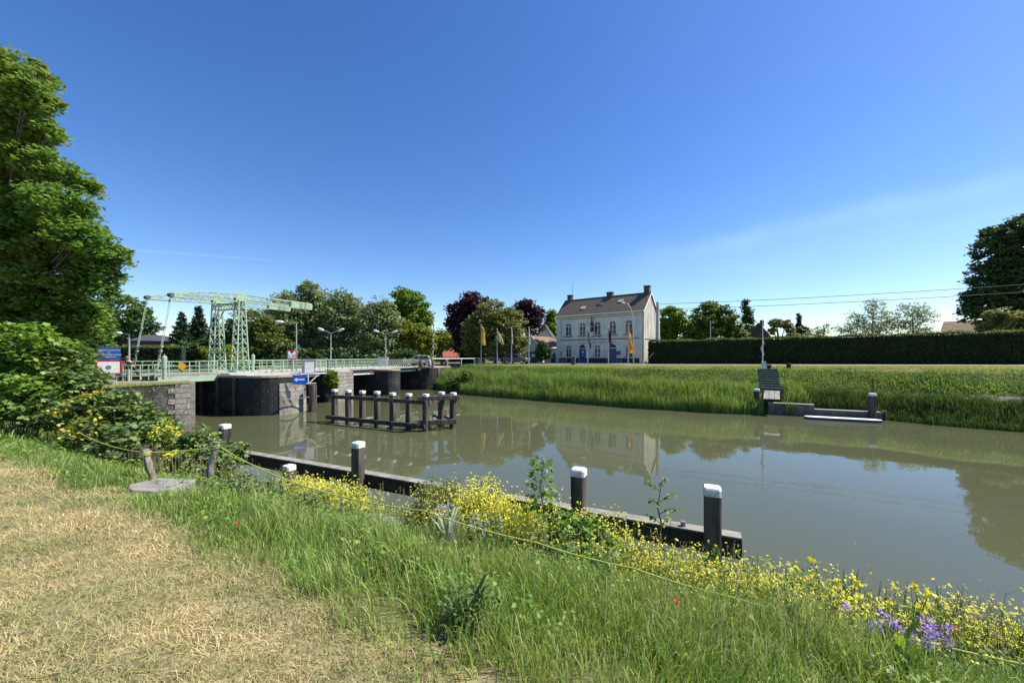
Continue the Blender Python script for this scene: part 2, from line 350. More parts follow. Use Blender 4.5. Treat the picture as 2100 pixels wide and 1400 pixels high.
def pile(parent, x, y, ztop, a, zbot=-1.5, name='pile', lean=(0, 0), bolts=True):
    mb = MB(); c = [(-a/2, -a/2), (a/2, -a/2), (a/2, a/2), (-a/2, a/2)]; ca, sa = math.cos(CA), math.sin(CA)
    b = a*.12; oc = [(-a/2+b, -a/2), (a/2-b, -a/2), (a/2, -a/2+b), (a/2, a/2-b), (a/2-b, a/2), (-a/2+b, a/2), (-a/2, a/2-b), (-a/2, -a/2+b)]
    zs = [zbot, 0, (ztop-.1)*.5, ztop-.1]; vs = []
    for j, z in enumerate(zs):
        for q, r_ in oc:
            jx, jy = random.uniform(-.008, .008), random.uniform(-.008, .008); f = (z-zbot)/(ztop-zbot)
            vs.append((x+q*ca-r_*sa+jx+lean[0]*f, y+q*sa+r_*ca+jy+lean[1]*f, z))
    fs = [(j*8+k, j*8+(k+1) % 8, (j+1)*8+(k+1) % 8, (j+1)*8+k) for j in range(3) for k in range(8)]+[tuple(range(24, 32))]
    mb.add(vs, fs); o = mb.build(name, M['wood_dark'], parent)
    lx, ly = x+lean[0], y+lean[1]
    cp = MB()
    for z0, z1, sc0, sc1 in ((ztop-.115*a/.28-.03, ztop-.03, 1.05, 1.05), (ztop-.03, ztop, 1.05, .92)):
        vs = [(lx+(q*ca-r_*sa)*s_, ly+(q*sa+r_*ca)*s_, z) for z, s_ in ((z0, sc0), (z1, sc1)) for q, r_ in oc]
        cp.add(vs, [tuple(range(8))[::-1], tuple(range(8, 16))]+[(k, (k+1) % 8, (k+1) % 8+8, k+8) for k in range(8)])
    c_ = cp.build('cap', M['white_paint'], o)
    if bolts:
        for s_ in (-.045, .045):
            bm_ = MB(); q, r_ = s_, -a*.525; bx, by = lx+q*ca-r_*sa, ly+q*sa+r_*ca
            bm_.tube([(bx, by, ztop-.11), (bx-NN.x*.012, by-NN.y*.012, ztop-.11)], .011, 6); bm_.build('bolt', M['steel'], o)
    return o
gf = thing('timber_guide_fence', 'dark timber guide beam with tall white capped piles along the near bank', 'fender', (0, 0, 0))
for X, zt in ((3.72, 2.2), (1.42, 2.2), (-4.36, 2.2), (-10.12, 2.2)):
    Y = P0.y-(X-P0.x)*NN.x/NN.y; pile(gf, X, Y, zt+random.uniform(-.02, .02), .285, lean=(random.uniform(-.03, .03), random.uniform(-.03, .03)))
def online(X, o=0.0): return Vector((X, P0.y-(X-P0.x)*NN.x/NN.y, 0))+Vector((NN.x, NN.y, 0))*o
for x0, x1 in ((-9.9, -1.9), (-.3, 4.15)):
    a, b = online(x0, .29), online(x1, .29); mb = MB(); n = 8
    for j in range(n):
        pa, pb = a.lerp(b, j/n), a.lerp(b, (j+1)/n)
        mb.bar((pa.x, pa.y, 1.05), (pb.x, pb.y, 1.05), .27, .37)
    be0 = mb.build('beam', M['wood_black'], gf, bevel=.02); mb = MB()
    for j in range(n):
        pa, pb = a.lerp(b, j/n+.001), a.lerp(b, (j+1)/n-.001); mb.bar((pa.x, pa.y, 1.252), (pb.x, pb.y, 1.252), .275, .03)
    mb.build('sunlit_top_strip', M['wood_grey'], be0)  # pale strip added to paint the beam's sunlit top face
mb = MB(); q = online(3.25, .27); mb.tube([(q.x, q.y, 1.2), (q.x, q.y, 1.36)], .05, 10); mb.tube([(q.x-.09, q.y+.04, 1.24), (q.x+.09, q.y-.04, 1.24)], .02, 6); mb.build('bollard', M['steel'], gf)
# plank platform joining the two beams
pf = thing('plank_platform', 'small landing of weathered grey planks beside the yellow flowering plants', 'landing stage', (0, 0, 0))
for k in range(5):
    a = online(-1.8, -.2+.17*k); b = online(-.4, -.2+.17*k); mb = MB()
    mb.bar((a.x+random.uniform(-.08, .08), a.y, 1.02), (b.x+random.uniform(-.08, .08), b.y, 1.02), .145, .05); mb.build('plank', M['wood_grey'], pf, bevel=.006)
for X in (-1.6, -.5):
    mb = MB(); a, b = online(X, -.3), online(X, .55); mb.bar((a.x, a.y, .94), (b.x, b.y, .94), .12, .11); mb.bar((b.x-.05*NN.x, b.y-.05*NN.y, .88), (b.x, b.y, -1), .14); mb.build('bearer', M['wood_dark'], pf)
x, y = gp(593, -1.5); sp = thing('short_mooring_post', 'short white capped post close to the bank, just left of the dense yellow flowers', 'mooring post', (0, 0, 0)); pile(sp, x, y, 1.82, .24, -1, 'post')

# ------------------------------------------------------------------ mid-canal dolphin
df_ = thing('mooring_dolphin', 'black timber dolphin with nine white capped piles standing in the canal', 'fender')
A0, A1 = Vector((-12.5, 27.5)), Vector((-5.3, 24.0)); dp = []
for k in range(7):
    q = A0.lerp(A1, k/6); dp.append(q); pile(df_, q.x, q.y, 2.26+random.uniform(-.03, .03), .33, bolts=False)
for px, Y in ((903, 25.5), (927, 25.0)):
    q = at(px, 800, Y); dp.append(q.xy); pile(df_, q.x, q.y, 2.27, .33, bolts=False, lean=(.08, 0))
def rail3(a, b, z, wd, h, nm='rail'):
    mb = MB(); mb.bar((a.x, a.y, z), (b.x, b.y, z), wd, h); return mb.build(nm, M['wood_dark'], df_, bevel=.015)
off = -NN*.24; d_ = (A1-A0).normalized()
rail3(A0-d_*.55+off, A1+d_*.25+off, 1.78, .16, .24); rail3(A0-d_*.55+off, A1+d_*.1+off, .30, .16, .26)
e0, e1 = at(856, 0, 23.8).xy, at(942, 0, 24.7).xy
rail3(e0, e1, 2.0, .22, .26); rail3(e0, at(936, 0, 24.6).xy, .50, .22, .3)
rail3(dp[6], dp[7], 1.72, .14, .2); rail3(dp[7]+Vector((0, .25)), dp[8]+Vector((0, .25)), 1.85, .14, .2); rail3(dp[7]+Vector((0, .25)), dp[8]+Vector((0, .25)), .4, .14, .2)
for q in (dp[7], dp[8]):
    mb = MB(); mb.bar((q.x+.1, q.y-.15, 1.55), (q.x+.42, q.y-.15, 2.0), .14); mb.build('brace', M['wood_dark'], df_); mb = MB(); mb.bar((q.x+.2, q.y, .4), (q.x-.5, q.y, .75), .12); mb.build('brace', M['wood_dark'], df_)
for k in range(3):
    q = dp[3].lerp(dp[4], .3+k*.3) if k < 2 else dp[5]
# ------------------------------------------------------------------ bridge masonry
def stone_mat(name, light, dark, bs=1.0, patch=.5, wet=True):
    m, t, p = new_mat(name); p.inputs['Roughness'].default_value = .9
    co = t.nodes.new('ShaderNodeTexCoord')
    sx = t.nodes.new('ShaderNodeSeparateXYZ'); t.links.new(co.outputs['Object'], sx.inputs[0])
    ad = t.nodes.new('ShaderNodeMath'); ad.operation = 'ADD'; t.links.new(sx.outputs[0], ad.inputs[0]); t.links.new(sx.outputs[1], ad.inputs[1])
    cb = t.nodes.new('ShaderNodeCombineXYZ'); t.links.new(ad.outputs[0], cb.inputs[0]); t.links.new(sx.outputs[2], cb.inputs[1])
    br = t.nodes.new('ShaderNodeTexBrick'); br.inputs['Scale'].default_value = bs; br.inputs['Mortar Size'].default_value = .018; br.inputs['Brick Width'].default_value = .75; br.inputs['Row Height'].default_value = .34
    br.inputs['Color1'].default_value = (*light, 1); br.inputs['Color2'].default_value = tuple(x*.7 for x in light)+(1,); br.inputs['Mortar'].default_value = tuple(x*.45 for x in light)+(1,)
    nzv = t.nodes.new('ShaderNodeTexNoise'); nzv.inputs['Scale'].default_value = 2.2; t.links.new(co.outputs['Object'], nzv.inputs['Vector'])
    vm = t.nodes.new('ShaderNodeVectorMath'); vm.operation = 'MULTIPLY_ADD'; vm.inputs[1].default_value = (.3, .3, .3); t.links.new(nzv.outputs[1], vm.inputs[0]); t.links.new(cb.outputs[0], vm.inputs[2])
    t.links.new(vm.outputs[0], br.inputs[0])
    nz = t.nodes.new('ShaderNodeTexNoise'); nz.inputs['Scale'].default_value = .9; nz.inputs['Detail'].default_value = 8; t.links.new(co.outputs['Object'], nz.inputs['Vector'])
    cr = t.nodes.new('ShaderNodeValToRGB'); cr.color_ramp.elements[0].position = patch-.1; cr.color_ramp.elements[1].position = patch+.1; t.links.new(nz.outputs[0], cr.inputs[0])
    mx = t.nodes.new('ShaderNodeMix'); mx.data_type = 'RGBA'; t.links.new(cr.outputs[0], mx.inputs['Factor']); mx.inputs['A'].default_value = (*dark, 1); t.links.new(br.outputs[0], mx.inputs['B'])
    # lichen spots
    n3 = t.nodes.new('ShaderNodeTexNoise'); n3.inputs['Scale'].default_value = 7; n3.inputs['Detail'].default_value = 4; t.links.new(co.outputs['Object'], n3.inputs['Vector'])
    r3 = t.nodes.new('ShaderNodeValToRGB'); r3.color_ramp.elements[0].position = .63; r3.color_ramp.elements[1].position = .68; t.links.new(n3.outputs[0], r3.inputs[0])
    m3 = t.nodes.new('ShaderNodeMix'); m3.data_type = 'RGBA'; t.links.new(r3.outputs[0], m3.inputs['Factor']); t.links.new(mx.outputs['Result'], m3.inputs['A']); m3.inputs['B'].default_value = tuple(min(.6, x*1.7) for x in light)+(1,)
    t.links.new(m3.outputs['Result'], p.inputs['Base Color'])
    b = t.nodes.new('ShaderNodeBump'); b.inputs['Strength'].default_value = .9; b.inputs['Distance'].default_value = .04; t.links.new(br.outputs['Fac'], b.inputs['Height']); b.invert = True
    b2 = t.nodes.new('ShaderNodeBump'); b2.inputs['Strength'].default_value = .7; b2.inputs['Distance'].default_value = .05; t.links.new(n3.outputs[0], b2.inputs['Height']); t.links.new(b.outputs[0], b2.inputs['Normal'])
    t.links.new(b2.outputs[0], p.inputs['Normal']); return m
M['stone_dark'] = stone_mat('blackened_pier_stone', (.07, .068, .06), (.016, .018, .019), .9, .60)
M['stone_pale'] = stone_mat('pale_quoin_stone', (.36, .33, .28), (.16, .145, .12), .9, .42)
M['stone_wall'] = stone_mat('mossy_blue_stone', (.17, .155, .14), (.05, .047, .04), 2.3, .53)
M['coping'] = surf('tan_coping_stone', (.42, .37, .28), (.30, .27, .20), 3, .9, .5)
M['concrete'] = surf('pale_concrete', (.45, .43, .39), (.34, .33, .30), 2, .9, .3)
def UV(l): return [tuple(bp(u, v).xy) for u, v in l]
def arc(u, v, r, a0, a1, n=8): return [(u+r*math.cos(R(a0+(a1-a0)*k/n)), v+r*math.sin(R(a0+(a1-a0)*k/n))) for k in range(n+1)]
def pierobj(name, label, poly, z, m, cat='bridge pier', cop=.16, over=.06):
    t_ = thing(name, label, cat)
    P = UV(poly); MB().prism(P, -2, z-cop).build('pier_wall', m, t_)
    cx_, cy_ = sum(a for a, b in P)/len(P), sum(b for a, b in P)/len(P)
    Q = [((a-cx_)*(1+over/4)+cx_, (b-cy_)*(1+over/4)+cy_) for a, b in P]
    MB().prism(Q, z-cop+.002, z).build('coping', M['coping'], t_); return t_
p1 = pierobj('bridge_pier', 'dark stone pier with a rounded nose beneath the drawbridge towers', [(3.6, 13), (3.6, .6)]+arc(6.1, .4, 2.5, 180, 360, 14)+[(8.6, 13)], 3.08, M['stone_dark'])
MB().prism(UV(arc(6.1, .37, 2.53, 246, 345, 10)+arc(6.1, .37, 2.35, 345, 246, 10)), -1.5, 2.45).build('stone_facing', M['stone_pale'], p1)
mb = MB(); q = bp(7.4, -2.75); mb.tube([(q.x, q.y, -1.5), (q.x, q.y, 2.2)], .32, 14); mb.build('fender_column', M['wood_dark'], p1)
mb = MB()
for k in range(5):
    q = bp(3.56-.08, 1+k*2.1); mb.bar((q.x, q.y, -1), (q.x, q.y, 2.9), .2)
mb.build('timber_facing', M['wood_dark'], p1)
mb = MB(); a = bp(5.0, -2.4, 1.2); b = bp(7.9, -2.9, 1.25); mb.bar(a, b, .07); mb.bar(bp(5.0, -2.4, 1.2), bp(5.3, -2.2, .8), .05); mb.build('bracket', M['steel'], p1)
p2 = pierobj('bridge_pier', 'middle stone pier with square pale quoins and a leafy plant on top', [(12.8, 13), (12.8, 1.5), (13.4, .9), (15.4, .9), (16, 1.5), (16, 13)], 3.05, M['stone_dark'])
mb = MB()
for k in range(9):
    z0 = -.3+k*.36; d1 = .55 if k % 2 else .32
    mb.prism(UV([(13.35, .86), (15.45, .86), (15.45, .86+d1), (13.35, .86+d1)]), z0, z0+.34)
mb.build('quoins', M['stone_pale'], p2)
p3 = pierobj('bridge_pier', 'far narrow round nosed pier below the double headed street lamp', [(20.2, 13), (20.2, 1.4)]+arc(21.5, 1.3, 1.3, 180, 360, 10)+[(22.8, 13)], 3.02, M['stone_dark'])
p4 = pierobj('bridge_abutment', 'far round cornered stone abutment where the reeds begin', [(28.4, 16), (28.4, 2.2)]+arc(30.2, 2.0, 1.8, 180, 270, 8)+[(33.5, .2), (34.2, .9), (34.2, 16)], 3.12, M['stone_dark'], 'abutment')
MB().prism(UV([(30.2, .2), (33.4, .2), (33.4, .1), (30.2, .1)]), -.5, 2.95).build('rubble_facing', M['stone_wall'], p4)
# near abutment with its wing wall (seen in sunlight at the left)
ab = thing('bridge_abutment', 'near stone quay wall with lichen spots and pale corner blocks beside the bushes', 'quay wall')
cor = Vector((-22.0, 26.7)); wa = Vector((-24.8, 24.3)); wb = Vector((-31.5, 18.8)); bk = Vector((-.76, .65))
MB().prism([tuple(cor), tuple(wa), tuple(wb), tuple(wb+bk*2.2), tuple(wa+bk*2.5), tuple(bp(0, 3)), tuple(bp(0, 1))], -2, 2.78).build('wing_wall', M['stone_wall'], ab)
MB().prism([tuple(cor), tuple(bp(0, 14)), tuple(bp(-5, 14)), tuple(bp(-5, 3)), tuple(wa+bk*2.4)], -2, 2.785).build('abutment_wall', M['stone_dark'], ab)
dirw = (wa-cor).normalized(); nw = Vector((dirw.y, -dirw.x))*-1
if nw.dot(-cor) < 0: nw = -nw
mb = MB()
for a, b in ((cor, wa), (wa, wb)):
    L = (b-a).length; n = max(2, int(L/1.0)); dd = (b-a).normalized()
    for k in range(n):
        s = a+dd*(L*k/n+.01); e = a+dd*(L*(k+1)/n-.01); o_ = nw*.07
        mb.prism([tuple(s+o_), tuple(e+o_), tuple(e-nw*.5), tuple(s-nw*.5)], 2.782, 2.96+random.uniform(-.015, .015))
mb.build('coping', M['coping'], ab)
mb = MB()
for k in range(9):
    z0 = -.4+k*.355; L = 1.15 if k % 2 else .8; s = cor+nw*.03+dirw*-.02; e = cor+dirw*L+nw*.03
    mb.prism([tuple(s), tuple(e), tuple(e-nw*.2), tuple(s-nw*.2)], z0, z0+.34)
mb.build('quoins', M['stone_pale'], ab)
mb = MB(); q = cor+dirw*-.13-nw*.12; mb.box((q.x, q.y, .6), (.24, .3, 4.5), math.atan2(dirw.y, dirw.x)); mb.build('timber_fender', M['wood_grey'], ab)

# ------------------------------------------------------------------ bridge decks
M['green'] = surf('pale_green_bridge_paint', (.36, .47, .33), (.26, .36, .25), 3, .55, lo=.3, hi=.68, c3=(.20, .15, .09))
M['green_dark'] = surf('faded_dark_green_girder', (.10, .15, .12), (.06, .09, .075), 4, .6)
def bbox(mb, u0, u1, v0, v1, z0, z1): return mb.prism(UV([(u0, v0), (u1, v0), (u1, v1), (u0, v1)]), z0, z1)
def railing(parent, a, b, za, zb, h=1.0, n=8, rails=(1.0, .66, .33), pw=.07, rw=.05, m=None, name='railing'):
    mb = MB(); a, b = Vector(a), Vector(b)
    for k in range(n+1):
        q = a.lerp(b, k/n); z = za+(zb-za)*k/n; mb.bar((q.x, q.y, z), (q.x, q.y, z+h), pw)
    for f in rails: mb.bar((a.x, a.y, za+h*f-.02), (b.x, b.y, zb+h*f-.02), rw if f < 1 else rw*1.4, rw)
    return mb.build(name, m or M['green'], parent)
fd = thing('fixed_bridge_deck', 'fixed road deck with pale green railings crossing the stone piers', 'bridge')
bbox(MB(), 3.9, 12.4, 2.25, 9.0, 3.084, 3.22).build('deck_slab', M['concrete'], fd); bbox(MB(), 12.4, 20.0, 2.25, 9.0, 3.06, 3.215).build('deck_slab', M['concrete'], fd); bbox(MB(), 20.0, 30.2, 2.25, 9.0, 3.05, 3.21).build('deck_slab', M['concrete'], fd)
for v in (2.6, 4.6, 6.6, 8.6):
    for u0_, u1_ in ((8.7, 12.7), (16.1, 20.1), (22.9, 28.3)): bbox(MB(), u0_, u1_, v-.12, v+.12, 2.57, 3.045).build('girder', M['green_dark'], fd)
bbox(MB(), 16.1, 20.1, 2.3, 2.42, 2.5, 2.62).build('girder_flange', M['white_paint'], fd)
railing(fd, bp(7.6, 2.45).xy, bp(13.6, 2.45).xy, 3.22, 3.22, 1.0, 6, (1.0, .72, .46, .2))
railing(fd, bp(13.6, 2.45).xy, bp(21.1, 2.45).xy, 3.21, 3.21, 1.02, 8, (1.0, .7, .42))
railing(fd, bp(5, 8.8).xy, bp(29, 8.8).xy, 3.22, 3.22, 1.0, 20, (1.0, .7, .4, .15))
mb = MB(); a, b = bp(21.3, 2.5), bp(27.4, 2.5); n = 14
for k in range(n):
    s, e = a.lerp(b, k/n), a.lerp(b, (k+1)/n); mb.bar((s.x, s.y, 3.21), (s.x, s.y, 4.15), .05)
    mb.bar((s.x, s.y, 3.3), (e.x, e.y, 4.1), .03); mb.bar((s.x, s.y, 4.1), (e.x, e.y, 3.3), .03)
mb.bar((a.x, a.y, 4.15), (b.x, b.y, 4.15), .06, .05); mb.build('lattice_railing', M['green'], fd)
bbox(MB(), 3.62, 8.5, -.2, 2.24, 3.082, 3.12).build('pier_walkway', M['concrete'], fd)

# ------------------------------------------------------------------ the drawbridge
db = thing('drawbridge', 'pale green riveted drawbridge with two lattice towers and overhead balance beams', 'drawbridge', tuple(bp(6.05, 6, 3.2)), UA)
def L(u, v, z): return (u-6.05, v-6, z-3.2)     # bridge coords to local (x along the bridge, y across)
v1, v2 = 4.4, 7.6
def lattice(mb, A, B, C, D, n, wd=.055):
    """X bracing between edge A->B and edge C->D (bottom to top)"""
    A, B, C, D = map(Vector, (A, B, C, D))
    for k in range(n):
        a, b, c, d = A.lerp(B, k/n), A.lerp(B, (k+1)/n), C.lerp(D, k/n), C.lerp(D, (k+1)/n)
        mb.bar(a, d, wd, .02); mb.bar(c, b, wd, .02)
for v in (v1, v2):
    mb = MB(); bw, tw, zb, zt = .52, .26, 3.2, 9.35
    cb = [Vector(L(6.05+sx*bw, v+sy*bw*.8, zb)) for sx, sy in ((-1, -1), (1, -1), (1, 1), (-1, 1))]
    ct = [Vector(L(6.05+sx*tw, v+sy*tw, zt)) for sx, sy in ((-1, -1), (1, -1), (1, 1), (-1, 1))]
    for a, b in zip(cb, ct): mb.bar(a, b, .085, .085)
    for k in range(4): lattice(mb, cb[k], ct[k], cb[(k+1) % 4], ct[(k+1) % 4], 8)
    c = sum(cb, Vector())/4; mb.box((c.x, c.y, .06), (1.4, 1.15, .12)); c = sum(ct, Vector())/4; mb.box((c.x, c.y, 6.2), (.62, .62, .12))
    tw_ = mb.build('tower', M['green'], db)
mb = MB()
for x in (-.2, .2):
    pts_t = [L(6.05+x, v1+.1, 9.2), L(6.05+x, v2-.1, 9.2)]; mb.bar(*pts_t, .08); lo_ = []
    for k in range(13):
        f = k/12; v = v1+.25+(v2-v1-.5)*f; e = max(0, 1-min(f, 1-f)*5.5); lo_.append(L(6.05+x, v, 8.72-.75*e*e))
    for a, b in zip(lo_[:-1], lo_[1:]): mb.bar(a, b, .07)
    for k in range(8):
        f0, f1 = k/8, (k+1)/8; a, b = Vector(pts_t[0]).lerp(Vector(pts_t[1]), f0), Vector(pts_t[0]).lerp(Vector(pts_t[1]), f1)
        mb.bar(a, (b.x, b.y, 5.5), .05, .02); mb.bar(b, (a.x, a.y, 5.5), .05, .02)
for k in range(7):
    v = v1+.2+(v2-v1-.4)*k/6; mb.bar(L(5.85, v, 9.2), L(6.25, v, 9.2), .06)
mb.build('portal', M['green'], db)
TOPC = [(1.05, 9.28), (2.2, 9.56), (3.6, 9.80), (6.05, 9.98), (8.5, 9.98), (10.8, 9.98)]; BOT = [(1.05, 9.08), (2.2, 9.12), (3.6, 9.2), (6.05, 9.34), (8.5, 9.36), (10.8, 9.36)]
def ipz(tab, u): return float(np.interp(u, [a for a, b in tab], [b for a, b in tab]))
for v in (v1, v2):
    mb = MB()
    for y in (-.17, .17):
        for tab in (TOPC, BOT):
            for a, b in zip(tab[:-1], tab[1:]): mb.bar(L(a[0], v+y, a[1]), L(b[0], v+y, b[1]), .1, .09)
        us = np.linspace(1.6, 11.4, 14)
        for a, b in zip(us[:-1], us[1:]):
            if abs((a+b)/2-6.05) < .4: continue
            mb.bar(L(a, v+y, ipz(BOT, a)), L(b, v+y, ipz(TOPC, b)), .055, .02); mb.bar(L(a, v+y, ipz(TOPC, a)), L(b, v+y, ipz(BOT, b)), .055, .02)
        mb.slab([L(5.6, v+y, 9.3), L(6.5, v+y, 9.3), L(6.5, v+y, 9.95), L(6.05, v+y, 10.1), L(5.6, v+y, 9.95)], .04, (0, 1, 0))
        mb.slab([L(1.0, v+y, 9.05), L(1.6, v+y, 9.07), L(1.6, v+y, 9.42), L(1.0, v+y, 9.3)], .04, (0, 1, 0))
    for u in np.linspace(1.2, 10.7, 12):
        mb.bar(L(u, v-.17, ipz(TOPC, u)), L(u, v+.17, ipz(TOPC, u)), .07); mb.bar(L(u, v-.17, ipz(BOT, u)), L(u, v+.17, ipz(BOT, u)), .07)
    be = mb.build('balance_beam', M['green'], db)
    mb = MB(); mb.slab([L(10.8, v-.2, 9.36), L(13.1, v-.2, 9.36), L(13.2, v-.2, 9.46), L(13.2, v-.2, 9.95), L(13.05, v-.2, 10.03), L(10.8, v-.2, 10.04)], .4, (0, -1, 0))
    cw = mb.build('counterweight', M['green'], be, bevel=.02)
    mb = MB()
    for r_ in range(5):
        for c in range(3 if r_ % 2 else 2): u = 11.75+c*.5-(.1 if r_ % 2 else 0); mb.bar(L(u, v-.205, 9.42+r_*.12), L(u+.34, v-.205, 9.42+r_*.12), .012, .05)
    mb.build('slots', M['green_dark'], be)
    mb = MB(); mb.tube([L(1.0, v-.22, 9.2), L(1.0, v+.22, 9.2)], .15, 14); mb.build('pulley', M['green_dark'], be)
    # hanging rods with link rings down to the leaf
    mb = MB(); a, b = Vector(L(1.0, v, 9.05)), Vector(L(.15, v, 3.5)); brk = [0, .06, .42, .68, .74, .86, 1]
    for y in (-.09, .09):
        for s, e in zip(brk[:-1], brk[1:]):
            p_, q_ = a.lerp(b, s+.006), a.lerp(b, e-.006); off_ = Vector((0, y, 0)); mb.bar(p_+off_, q_+off_, .028)
            mb.tube([q_+off_+Vector((0, -.05, 0)), q_+off_+Vector((0, .05, 0))], .07, 8)
    for s in (.06, .42, .68, .86): q_ = a.lerp(b, s); mb.bar(q_+Vector((-.02, -.14, 0)), q_+Vector((-.02, .14, 0)), .05)
    mb.build('hanger_chain', M['green'], db)
bbx = lambda mb, u0, u1, v0, v1_, z0, z1: mb.box(((u0+u1)/2-6.05, (v0+v1_)/2-6, (z0+z1)/2-3.2), (u1-u0, v1_-v0, z1-z0))
bbx(MB(), -.5, 3.85, 3.3, 8.7, 3.12, 3.24).build('leaf_deck', M['wood_grey'], db)
mb = MB()
for v in (3.35, 5, 7, 8.6): bbx(mb, -.3, 3.55, v-.06, v+.06, 2.72, 3.115); bbx(mb, -.3, 3.55, v-.16, v+.16, 2.66, 2.715)
mb.build('leaf_girder', M['green'], db)
for v in (3.5, 8.5):
    mb = MB(); n = 6
    for k in range(n+1): u = -.2+3.9*k/n; mb.bar(L(u, v, 3.24), L(u, v, 4.2), .055)
    for h_ in (.95, .62, .3): mb.bar(L(-.2, v, 3.24+h_), L(3.7, v, 3.24+h_), .05)
    mb.build('leaf_railing', M['white_green'] if 'white_green' in M else M['green'], db)
# ================================================================== BUILDINGS
M['glass'] = surf('dark_window_glass', (.012, .018, .028), (.035, .045, .06), 1.0, .12, spec=.35)
M['render'] = surf('stained_white_render', (.66, .65, .58), (.54, .54, .48), .9, .85, .15, 20)
M['render_old'] = surf('weathered_grey_render', (.50, .475, .40), (.27, .26, .23), 1.1, .9, .3, 14, stretch=(1, 1, .35), lo=.4, hi=.7)
M['slate'] = surf('mossy_slate_roof', (.055, .044, .032), (.12, .095, .068), 3.5, .85, .6, 14, stretch=(1, 1, 2.2), detail=8)
M['tile'] = surf('brown_moss_tiles', (.24, .16, .11), (.15, .12, .06), 1.6, .9, .8, 10)
M['grey_trim'] = surf('grey_blue_trim', (.10, .115, .13), (.07, .08, .095), 5, .7)
M['blue_door'] = plain('deep_blue_door_paint', (.012, .04, .19), .4)
M['plinth'] = plain('blue_black_plinth', (.018, .024, .06), .7)
M['brick_dark'] = surf('dark_chimney_brick', (.10, .075, .06), (.06, .05, .045), 7, .9, .4)
M['brick_red'] = surf('purple_brown_brick', (.17, .085, .065), (.12, .065, .055), 5, .9, .3)
M['red_tile'] = surf('orange_red_roof_tiles', (.34, .10, .055), (.26, .08, .05), 4, .8, .4)
M['anthracite'] = surf('anthracite_roof', (.07, .075, .085), (.05, .055, .06), 4, .6, .3)
M['white_wall'] = surf('bright_white_wall', (.8, .8, .77), (.72, .72, .7), 2, .8)

def wallholes(x0, x1, z0, z1, holes, y0, y1, top=None):
    """wall panel in the local xz plane from y0 (outside) to y1, with openings (each a closed list of (x, z)); bmesh triangle fill"""
    bm = bmesh.new(); loops = [top or [(x0, z0), (x1, z0), (x1, z1), (x0, z1)]]+holes; es = []; rings = []
    for lp in loops:
        vs = [bm.verts.new((x, y0, z)) for x, z in lp]; rings.append(vs); es += [bm.edges.new((vs[i], vs[(i+1) % len(vs)])) for i in range(len(vs))]
    bmesh.ops.triangle_fill(bm, edges=es, use_beauty=True)
    back = {}
    for vs in rings:
        for v in vs: back[v] = bm.verts.new((v.co.x, y1, v.co.z))
    for vs in rings:
        for i in range(len(vs)): a, b = vs[i], vs[(i+1) % len(vs)]; bm.faces.new((a, b, back[b], back[a]))
    bmesh.ops.recalc_face_normals(bm, faces=bm.faces)
    me = bpy.data.meshes.new('wall'); bm.to_mesh(me); bm.free(); return me
def arch(cx, z0, z1, wd, n=10):
    r_ = wd/2; zc = z1-r_
    return [(cx-r_, z0), (cx+r_, z0)]+[(cx+r_*math.cos(math.pi*k/n), zc+r_*math.sin(math.pi*k/n)) for k in range(n+1)]
def frame_arch(parent, cx, z0, z1, wd, y, m, door=False, mull=True, bars=True):
    """window unit inside an arched opening: frame with mullion and transom, pane"""
    o = MB(); t_ = .09; outer = arch(cx, z0, z1, wd); inner = arch(cx, z0+t_, z1-t_, wd-2*t_); n = len(outer)
    vs = [(x, y, z) for x, z in outer]+[(x, y, z) for x, z in inner]+[(x, y+.06, z) for x, z in outer]+[(x, y+.06, z) for x, z in inner]
    fs = []
    for i in range(n): j = (i+1) % n; fs += [(i, j, n+j, n+i), (n+i, n+j, 3*n+j, 3*n+i)]
    o.add(vs, fs); zc = z1-wd/2
    o.box((cx, y+.02, zc-.02), (wd, .07, .1))
    if mull: o.box((cx, y+.022, (z0+z1)/2), (.09, .066, z1-z0-.1))
    if bars:
        o.box((cx, y+.03, z0+(zc-z0)*.48), (wd-.1, .04, .035))
    fr = o.build('frame', m, parent)
    pn = MB(); pn.slab([(x, y+.05, z) for x, z in outer], .02, (0, -1, 0)); pn.build('pane', M['glass'], parent); return fr

Pl = Vector((7.95, 69.7)); Pr = Vector((20.25, 60.0)); E = (Pr-Pl).normalized(); F = Vector((-E.y, E.x)); HL = (Pr-Pl).length; ZB = 3.36
def onf(px, py):
    k = (px-1050)/FP; s = (k*Pl.y-Pl.x)/(E.x-k*E.y); Y = Pl.y+E.y*s; return s, HC-(py-730)/FP*Y-ZB
house = thing('white_house', 'large two storey house with white arched windows, slate roof and three chimneys', 'house', (Pl.x, Pl.y, ZB), math.atan2(E.y, E.x))
EZ, RZ_, DP = 8.35, 11.35, 6.3
holes = []; wins = []; doors = []
for px in (1165.5, 1194.2, 1225, 1256, 1289.5):
    s, z0 = onf(px, 0)[0], 4.72; holes.append(arch(s, 4.72, 7.0, 1.2)); wins.append((s, 4.72, 7.0, 1.2, 1))
for px in (1165.8, 1224.7, 1289.5):
    s = onf(px, 0)[0]; holes.append(arch(s, .98, 3.15, 1.15)); wins.append((s, .98, 3.15, 1.15, 0))
for px in (1194.3, 1256.5):
    s = onf(px, 0)[0]; holes.append(arch(s, .08, 3.2, 1.28)); doors.append(s)
link('wall_front', wallholes(0, HL, -.6, EZ, holes, 0, .3), M['render'], house)
mb = MB(); mb.add([(HL, 0, -.6), (HL, DP, -.6), (HL, DP, EZ), (HL, DP/2, RZ_), (HL, 0, EZ)], [(0, 1, 2, 3, 4)]); mb.add([(HL-.25, .3, -.6), (HL-.25, DP, -.6), (HL-.25, DP, EZ), (HL-.25, DP/2, RZ_-.1), (HL-.25, .3, EZ)], [(0, 1, 2, 3, 4)])
